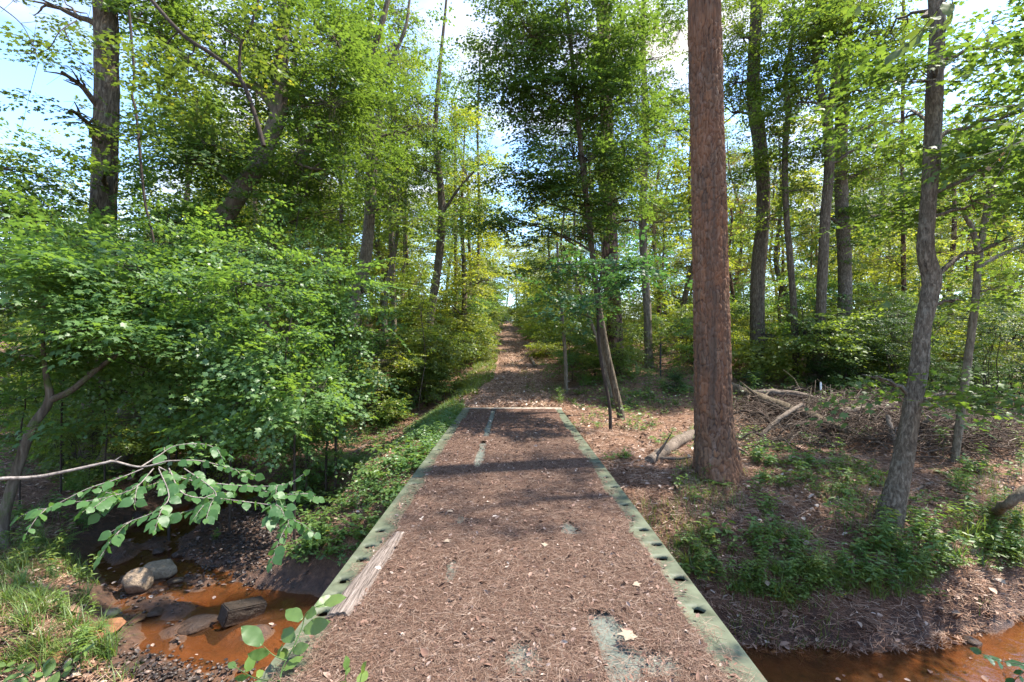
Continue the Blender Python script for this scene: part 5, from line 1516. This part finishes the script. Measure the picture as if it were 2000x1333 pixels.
leafy('hanging_branch', 'dark broad-leaved branch hanging into view beside the top of the crooked oak', 'branch',
      [([(1930, -120, 2.6), (1880, -40, 2.6), (1830, 20, 2.6), (1790, 70, 2.6), (1755, 100, 2.6)], .004, (.45,)), ([(1860, -10, 2.6), (1855, 40, 2.6), (1800, 60, 2.6)], .003, (.3,)), ([(1700, -100, 2.6), (1690, -20, 2.6), (1680, 10, 2.6)], .003, (.5,))], OVATE_HI, 'leaf_dark', .10, .06, 'x', 'bark_twig', up=.5, face=.6, hang=.5)
leafy('hanging_branch', 'pale bare twigs with narrow sunlit leaves hanging in front of the gnarled tree', 'branch',
      [([(2120, 150, 2.9), (2040, 190, 2.9), (1960, 208, 2.9), (1870, 205, 2.9)], .005, (.35,)), ([(2060, 185, 2.9), (1980, 235, 2.9), (1900, 255, 2.9)], .004, (.3,)), ([(2120, 220, 2.9), (2010, 270, 2.9), (1930, 300, 2.9), (1880, 310, 2.9)], .004, (.3,)), ([(2100, 60, 2.9), (2030, 100, 2.9), (1985, 130, 2.9)], .004, (.3,))], OVATE_HI, 'leaf_light', .085, .055, 'x', 'weathered', up=.8, face=.1, hang=.15)
leafy('leafy_shoot', 'dark leafy sprig hanging over the water at the near right corner', 'plant',
      [([(2080, 1330, 3.2), (2000, 1300, 3.2), (1950, 1290, 3.2), (1915, 1275, 3.2)], .003, (.2,)), ([(2010, 1305, 3.2), (1985, 1325, 3.2), (1975, 1345, 3.2)], .003, (.2,))], OVATE_HI, 'leaf_blue', .085, .04, 'x', 'bark_twig', up=.8, face=.4)
leafy('dry_twig', 'dry orange twig with brown leaf remains hanging above the gnarled tree', 'twig',
      [([(2000, 200, 3.6), (1975, 290, 3.6), (1945, 350, 3.6)], .003, None), ([(1985, 255, 3.6), (1960, 300, 3.6), (1930, 330, 3.6)], .002, (.5,))], BLADE, 'needle_brown', .03, .08, 'x', 'wood_dead')
# leaves floating on the stream
n = 130
x = np.concatenate([rng.uniform(-6.4, -1.8, n), rng.uniform(1.4, 6, 60)]); y = np.concatenate([rng.uniform(4.3, 9, n), rng.uniform(3.4, 5.2, 60)])
k = creek_s(x, y) < .25; x, y = x[k], y[k]; th = rng.random(len(x)) * 6.28
g = G(); g.cards(CURL, np.stack([x, y, np.maximum(tz(x, y) + .01, WATER + .040)], -1), np.stack([np.cos(th), np.sin(th), th * 0], -1), np.stack([rng.normal(0, .12, len(x)), rng.normal(0, .12, len(x)), np.ones(len(x))], -1), rng.uniform(.03, .085, len(x)))
o = link('floating_leaves', g.mesh('floating_leaves', M['dry_leaf'])); tag(o, 'dead leaves floating and stranded in the stream', 'leaf litter', kind='stuff')
# bare twigs against the sky on the left
for j, (lb, pts) in enumerate([('bare fine twig arching before the open sky near the tall trunk', [(150, 40, 5), (118, 60, 4.6), (95, 95, 4.6), (60, 105, 4.6), (30, 104, 4.6)]), ('bare fine twig dropping across the open sky corner', [(-10, 5, 4.6), (40, 45, 4.6), (65, 90, 4.6), (75, 120, 4.6)]),
                               ('bare fine twig slanting down to the tall trunk', [(125, 55, 4.6), (140, 90, 4.6), (165, 125, 4.8), (185, 155, 5)])]):
    q = np.array([P(*k) for k in pts]); g = G(); g.tube(catmull(q - q[0], 5), np.linspace(.006, .002, 5 * (len(q) - 1) + 1), 4)
    for i in range(4):
        k = random.randrange(1, len(q)); v = rng.normal(0, .22, 3); g.tube([q[k] - q[0], q[k] - q[0] + v * .5, q[k] - q[0] + v + [0, 0, -.05]], [.003, .002, .001], 3)
    tag(link('twig', g.mesh('twig', M['bark_twig']), None, q[0]), lb, 'twig')


# ---------------------------------------------------------------- ground plants
def forb_proto(kind):
    gt, gl = G(), G()
    if kind == 'fern':
        for f in range(7):
            a = f * .9 + random.random() * .4; L = random.uniform(.22, .36)
            ts = np.linspace(0, 1, 9); pts = np.stack([np.cos(a) * L * ts, np.sin(a) * L * ts, L * (.75 * ts - .55 * ts ** 2)], -1)
            gt.tube(pts, np.linspace(.003, .001, 9), 3, cap=False)
            tt = np.linspace(.15, 1, 15); pp = np.stack([np.interp(tt, ts, pts[:, k]) for k in range(3)], -1)
            for s_ in (-1, 1):
                D = np.stack([np.full(15, -np.sin(a) * s_ + .45 * np.cos(a)), np.full(15, np.cos(a) * s_ + .45 * np.sin(a)), np.full(15, .05)], -1)
                gl.cards(OVATE, pp, D, np.tile([0, 0, 1.0], (15, 1)) + rng.normal(0, .15, (15, 3)), .105 * (1.05 - tt * .85), .05 * (1.05 - tt * .8))
    elif kind == 'tuft':
        n = 46; a = rng.random(n) * 6.28; L = rng.uniform(.22, .5, n)
        for i in range(n):
            ts = np.linspace(0, 1, 6); d = np.array([math.cos(a[i]), math.sin(a[i]), 0]); o_ = rng.normal(0, .04, 3) * [1, 1, 0]
            bend = random.uniform(.35, 1.0); c = o_ + d[None] * (L[i] * bend * ts ** 1.6)[:, None] + np.array([0, 0, 1])[None] * (L[i] * (ts - .55 * bend * ts ** 2))[:, None]
            wv = np.array([-d[1], d[0], 0]) * .0045; w_ = (1 - ts ** 2)[:, None]
            V = np.concatenate([c - wv * w_, c + wv * w_]); gl.add(V, [[k, k + 1, k + 7, k + 6] for k in range(5)])
    else:
        ns = {'seedling': 4, 'creeper': 7, 'stalk': 3}[kind]
        for s_ in range(ns):
            a = random.random() * 6.28; hgt = {'seedling': random.uniform(.12, .3), 'creeper': random.uniform(.06, .14), 'stalk': random.uniform(.3, .5)}[kind]
            out = {'seedling': .14, 'creeper': .32, 'stalk': .12}[kind] * random.uniform(.4, 1)
            p0 = rng.normal(0, .05, 3) * [1, 1, 0]; p1 = p0 + [math.cos(a) * out, math.sin(a) * out, hgt]
            c = np.array([p0, (p0 + p1) / 2 + [0, 0, hgt * .2], p1]); gt.tube(c, [.003, .0025, .0015], 3, cap=False)
            nl = {'seedling': 7, 'creeper': 9, 'stalk': 13}[kind]; tt = np.linspace(.3, 1, nl)
            pp = np.stack([np.interp(tt, [0, .5, 1], c[:, k]) for k in range(3)], -1); an = np.arange(nl) * 2.4 + a
            D = np.stack([np.cos(an), np.sin(an), rng.uniform(-.3, .3, nl)], -1)
            sz = {'seedling': .085, 'creeper': .065, 'stalk': .095}[kind] * rng.uniform(.7, 1.15, nl)
            gl.cards(OVATE, pp, D, np.tile([0, -.25, 1.0], (nl, 1)) + rng.normal(0, .3, (nl, 3)), sz, sz * (.8 if kind != 'stalk' else .45))
    return gt, gl


PLN = {'fern': ('fern', 'fern'), 'tuft': ('grass_tuft', 'grass'), 'seedling': ('seedling', 'plant'), 'creeper': ('creeper', 'plant'), 'stalk': ('leafy_weed', 'plant')}
PP = {}


def put_plant(kind, x, y, sc_, label, group, leaf='leaf_forb', var=None):
    v = random.randrange(3) if var is None else var
    loc = (x, y, float(tz(x, y)) + .01); rz = random.uniform(0, 6.28)
    if (kind, v, leaf) not in PP:
        gt, gl = forb_proto(kind); nm, ct = PLN[kind]
        t = thing(nm, loc, label, ct, group); t.rotation_euler = (0, 0, rz); t.scale = (sc_,) * 3
        if gt.n: link('stem', gt.mesh('stem', M['leaf_forb']), t)
        link('leaves' if kind != 'tuft' else 'blades', gl.mesh('leaves', M[leaf]), t)
        PP[(kind, v, leaf)] = t; return t
    return dup(PP[(kind, v, leaf)], loc, rz, sc_, label, group)


for kind, px, py, s_, lb in [('fern', 1408, 948, .75, 'bright fern growing at the foot of the red pine'), ('seedling', 1318, 955, 1.0, 'green seedling on bare needles in front of the red pine'), ('seedling', 1365, 985, .9, 'pale upright seedling below the fern'),
                         ('stalk', 1385, 940, .6, 'wispy weed against the base of the red pine'), ('fern', 110, 1068, 1.1, 'fern on the bank above the grass tufts'), ('seedling', 1400, 1062, 1.4, 'clump of green seedlings beside the right rail'), ('creeper', 1290, 868, 1.0, 'broad dark plant by the weathered log'),
                         ('stalk', 520, 1010, .5, 'small weed on the dark gravel bar'), ('seedling', 415, 1058, .8, 'green sprout growing on the gravel bar')]:
    p = ray_ground(px, py); put_plant(kind, p[0], p[1], s_, lb, None, 'leaf_forb')


def scatter_plants(n, box, kinds, label, group, s0, s1, leafs=('leaf_forb',), thr=.0, seed=0):
    c = 0
    for _ in range(n * 8):
        if c >= n: break
        px, py = random.uniform(box[0], box[2]), random.uniform(box[1], box[3])
        p = ray_ground(px, py)
        if creek_s(p[0], p[1]) < .30 or (abs(p[0]) < 1.3 and p[1] < 12.1): continue
        if thr and float(vn(np.array([p[0] * 1.3]), np.array([p[1] * 1.3]), seed=seed)[0]) < thr: continue
        put_plant(random.choice(kinds), p[0], p[1], random.uniform(s0, s1), label, group, random.choice(leafs)); c += 1


scatter_plants(60, (1480, 900, 1720, 1100), ['seedling', 'creeper', 'seedling'], 'small green plant on the needle slope between pine and oak', 'plants between pine and oak', .55, .95, ('leaf_forb', 'leaf_grass'), .40, 4)
scatter_plants(70, (1310, 1040, 1640, 1245), ['seedling', 'stalk', 'creeper', 'tuft', 'seedling'], 'small green plant on the bank between the right rail and the water', 'plants between right rail and water', .5, .95, ('leaf_forb', 'leaf_grass'), .30, 5)
scatter_plants(95, (1640, 1030, 2000, 1230), ['stalk', 'seedling', 'creeper', 'tuft', 'stalk'], 'leafy plant on the sunny bank below the crooked oak', 'plants below the crooked oak', .6, 1.15, ('leaf_forb', 'leaf_grass', 'leaf_under'), .18, 6)
scatter_plants(75, (1440, 1120, 1800, 1262), ['seedling', 'creeper', 'tuft', 'stalk'], 'bright low plant on the litter slope just above the right water edge', 'plants above the right water edge', .45, .8, ('leaf_grass', 'leaf_forb'), .28, 18)
scatter_plants(40, (1780, 850, 2000, 1040), ['seedling', 'creeper', 'stalk'], 'small plant in the dappled shade behind the crooked oak', 'plants behind the crooked oak', .7, 1.1, ('leaf_forb', 'leaf_under'), .35, 7)
scatter_plants(30, (1440, 850, 1700, 920), ['seedling', 'creeper'], 'low green plant in front of the long fallen log', 'plants by the fallen log', .8, 1.2, ('leaf_under',), .5, 8)
scatter_plants(90, (560, 930, 800, 1180), ['creeper', 'seedling', 'creeper'], 'bright green plant on the slope beside the left rail', 'plants beside the left rail', .7, 1.25, ('leaf_forb', 'leaf_under', 'leaf_forb'), .42, 9)
scatter_plants(70, (660, 830, 880, 930), ['creeper', 'seedling'], 'green plant on the verge beside the far half of the bridge', 'plants beside the far half of the bridge', .8, 1.3, ('leaf_under', 'leaf_forb'), .3, 10)
scatter_plants(55, (0, 1060, 220, 1320), ['tuft', 'tuft', 'stalk', 'tuft'], 'arching green grass tuft or weed on the near stream bank', 'grass tufts on the near stream bank', .55, .95, ('leaf_grass', 'leaf_forb'), .2, 11)
for bx in ((0, 760, 330, 850), (330, 790, 640, 880), (560, 780, 800, 850)):
    scatter_plants(45, bx, ['stalk', 'seedling', 'creeper'], 'leafy shade plant growing behind the saplings on the left bank', 'shade plants behind the saplings', 1.6, 2.8, ('leaf_under', 'leaf_mid'), .3, 14)
scatter_plants(50, (0, 800, 560, 920), ['seedling', 'creeper', 'stalk'], 'shade plant on the brown bank under the arched tree', 'plants under the arched tree', .8, 1.5, ('leaf_under', 'leaf_forb'), .4, 12)
scatter_plants(26, (0, 930, 200, 1060), ['seedling', 'stalk', 'tuft'], 'weed on the dark bank beneath the leafy branch', 'weeds beneath the leafy branch', .8, 1.2, ('leaf_under', 'leaf_forb'), .3, 13)


scatter_plants(60, (1090, 725, 1360, 800), ['creeper', 'seedling', 'tuft', 'stalk'], 'low plant on the litter bank between the track and the red pine', 'plants between track and red pine', .8, 1.5, ('leaf_under', 'leaf_forb', 'leaf_mid'), .35, 15)
scatter_plants(50, (1090, 790, 1360, 900), ['creeper', 'seedling'], 'small sprout on the bare needles beside the far right rail', 'sprouts beside the far right rail', .4, .8, ('leaf_under', 'leaf_forb'), .5, 16)
scatter_plants(60, (1440, 740, 1960, 790), ['stalk', 'seedling', 'creeper', 'stalk'], 'leafy plant growing behind the brush heap', 'plants behind the brush heap', 1.0, 2.0, ('leaf_under', 'leaf_mid'), .25, 17)


# grass along the track and low ground cover: nobody could count it
def grass_field(n, fx, fy, hgt, wid, keepf):
    x = fx(n); y = fy(n); k = keepf(x, y); x, y = x[k], y[k]; n = len(x)
    a = rng.random(n) * 6.28; L = hgt * rng.uniform(.5, 1.3, n); b = rng.uniform(.2, .9, n)
    d = np.stack([np.cos(a), np.sin(a), np.zeros(n)], -1); p = np.stack([x, y, tz(x, y)], -1)
    rows = []
    side = np.stack([-np.sin(a), np.cos(a), np.zeros(n)], -1) * wid
    for t, w_ in ((0, 1), (.5, .8), (1, .08)):
        c = p + d * (L * b * t ** 1.7)[:, None] + np.array([0, 0, 1.0]) * (L * (t - .45 * b * t * t))[:, None]
        rows += [c - side * w_, c + side * w_]
    V = np.stack(rows, 1).reshape(-1, 3)
    F = (np.arange(n)[:, None, None] * 6 + np.array([[0, 1, 3, 2], [2, 3, 5, 4]])[None]).reshape(-1, 4)
    g = G(); g.add(V, F); return g


def left_strip(x, y):
    e = float(0) - 1.25 + path_x(y)
    c = -1.72 + .62 * sm((y - 12) / 8) + path_x(y) - .25 * (vn(y * .8, y * 0, seed=20) - .3)
    return (np.abs(x - c) < .45 + .25 * (vn(y * 1.3, y * 0 + 4, seed=21))) & (vn(x * 2.5, y * 1.6, seed=22) > .30)


g = grass_field(30000, lambda n: rng.uniform(-3.2, -.7, n), yfun(11.0, 30, 1.4), .22, .007, left_strip)
o = link('verge_grass', g.mesh('verge_grass', M['leaf_grass'])); tag(o, 'bright green grass along the verge of the dirt track', 'grass', kind='stuff')
g = grass_field(5000, lambda n: rng.uniform(-1.2, 1.6, n), yfun(12.4, 24, 1.3), .11, .006, lambda x, y: (vn(x * 1.5, y * 1.0, seed=24) > .66))
o = link('track_grass', g.mesh('track_grass', M['leaf_grass'])); tag(o, 'sparse grass patches growing in the dirt track', 'grass', kind='stuff')
g = grass_field(14000, lambda n: rng.uniform(1.4, 8, n), yfun(4.3, 7.5, 1.3), .16, .0035, lambda x, y: (creek_s(x, y) > .02) & (vn(x * 1.1, y * 1.6, seed=25) > .52 + .3 * sm((y - 5.6) / 1.6) - .12 * sm((x - 4) / 2)))
o = link('bank_grass', g.mesh('bank_grass', M['leaf_grass'])); tag(o, 'thin grass along the right stream bank', 'grass', kind='stuff')
g = grass_field(9000, lambda n: rng.uniform(-9, -3.4, n), yfun(3.8, 6.5, 1.0), .17, .004, lambda x, y: (creek_s(x, y) > .15) & (vn(x * 1.3, y * 1.3, seed=26) > .40) & (tz(x, y) > -1.36))
o = link('stream_grass', g.mesh('stream_grass', M['leaf_grass'])); tag(o, 'long drooping grass on the near left stream bank', 'grass', kind='stuff')
# ivy-like ground cover on the left slope and on the shady banks
def cover(n, fx, fy, size, keepf, tpl, hmax=.12):
    x = fx(n); y = fy(n); k = keepf(x, y); x, y = x[k], y[k]; n = len(x); a = rng.random(n) * 6.28
    g = G(); g.cards(tpl, np.stack([x, y, tz(x, y) + .02 + hmax * rng.random(n) ** 1.5], -1), np.stack([np.cos(a), np.sin(a), rng.normal(-.1, .25, n)], -1), np.stack([rng.normal(0, .35, n), rng.normal(-.2, .35, n), np.ones(n)], -1), size * rng.uniform(.6, 1.2, n)); return g


g = cover(26000, lambda n: -1.28 - 2.6 * rng.random(n) ** 1.3, yfun(5.0, 13.5, .9), .055, lambda x, y: (creek_s(x, y) > .9) & (vn(x * 1.6, y * 1.2, seed=27) > .40 + .10 * sm((-x - 2.0) / 1.2)) & (np.hypot((x + 4) / 1.5, (y - 7.7) / 2) > 1), OVATE, .16)
o = link('ground_cover', g.mesh('ground_cover', M['leaf_under'])); tag(o, 'low leafy ground cover on the slope beside the left rail', 'ground cover', kind='stuff')
d_, u_ = polar(16000, -1.15, -.32, 8.5, 24, 1.2)
g = cover(len(d_), lambda n: d_ * u_, lambda n: d_, .07, lambda x, y: (creek_s(x, y) > .5) & (vn(x * .9, y * .9, seed=28) > .50), DIAM3, .3)
o = link('shade_cover', g.mesh('shade_cover', M['leaf_mid'])); tag(o, 'low leafy cover on the shady ground under the left trees', 'ground cover', kind='stuff')
d_, u_ = polar(48000, .10, 1.15, 9.5, 34, 1.3)
g = cover(len(d_), lambda n: d_ * u_, lambda n: d_, .075, lambda x, y: (vn(x * .8, y * .8, seed=29) > .38) & (x > 2.2) & ((y > 12.5) | (vn(x * .8, y * .8, seed=29) > .66)), DIAM3, .5)
o = link('wood_cover', g.mesh('wood_cover', M['leaf_mid'])); tag(o, 'low leafy cover on the ground behind the red pine', 'ground cover', kind='stuff')
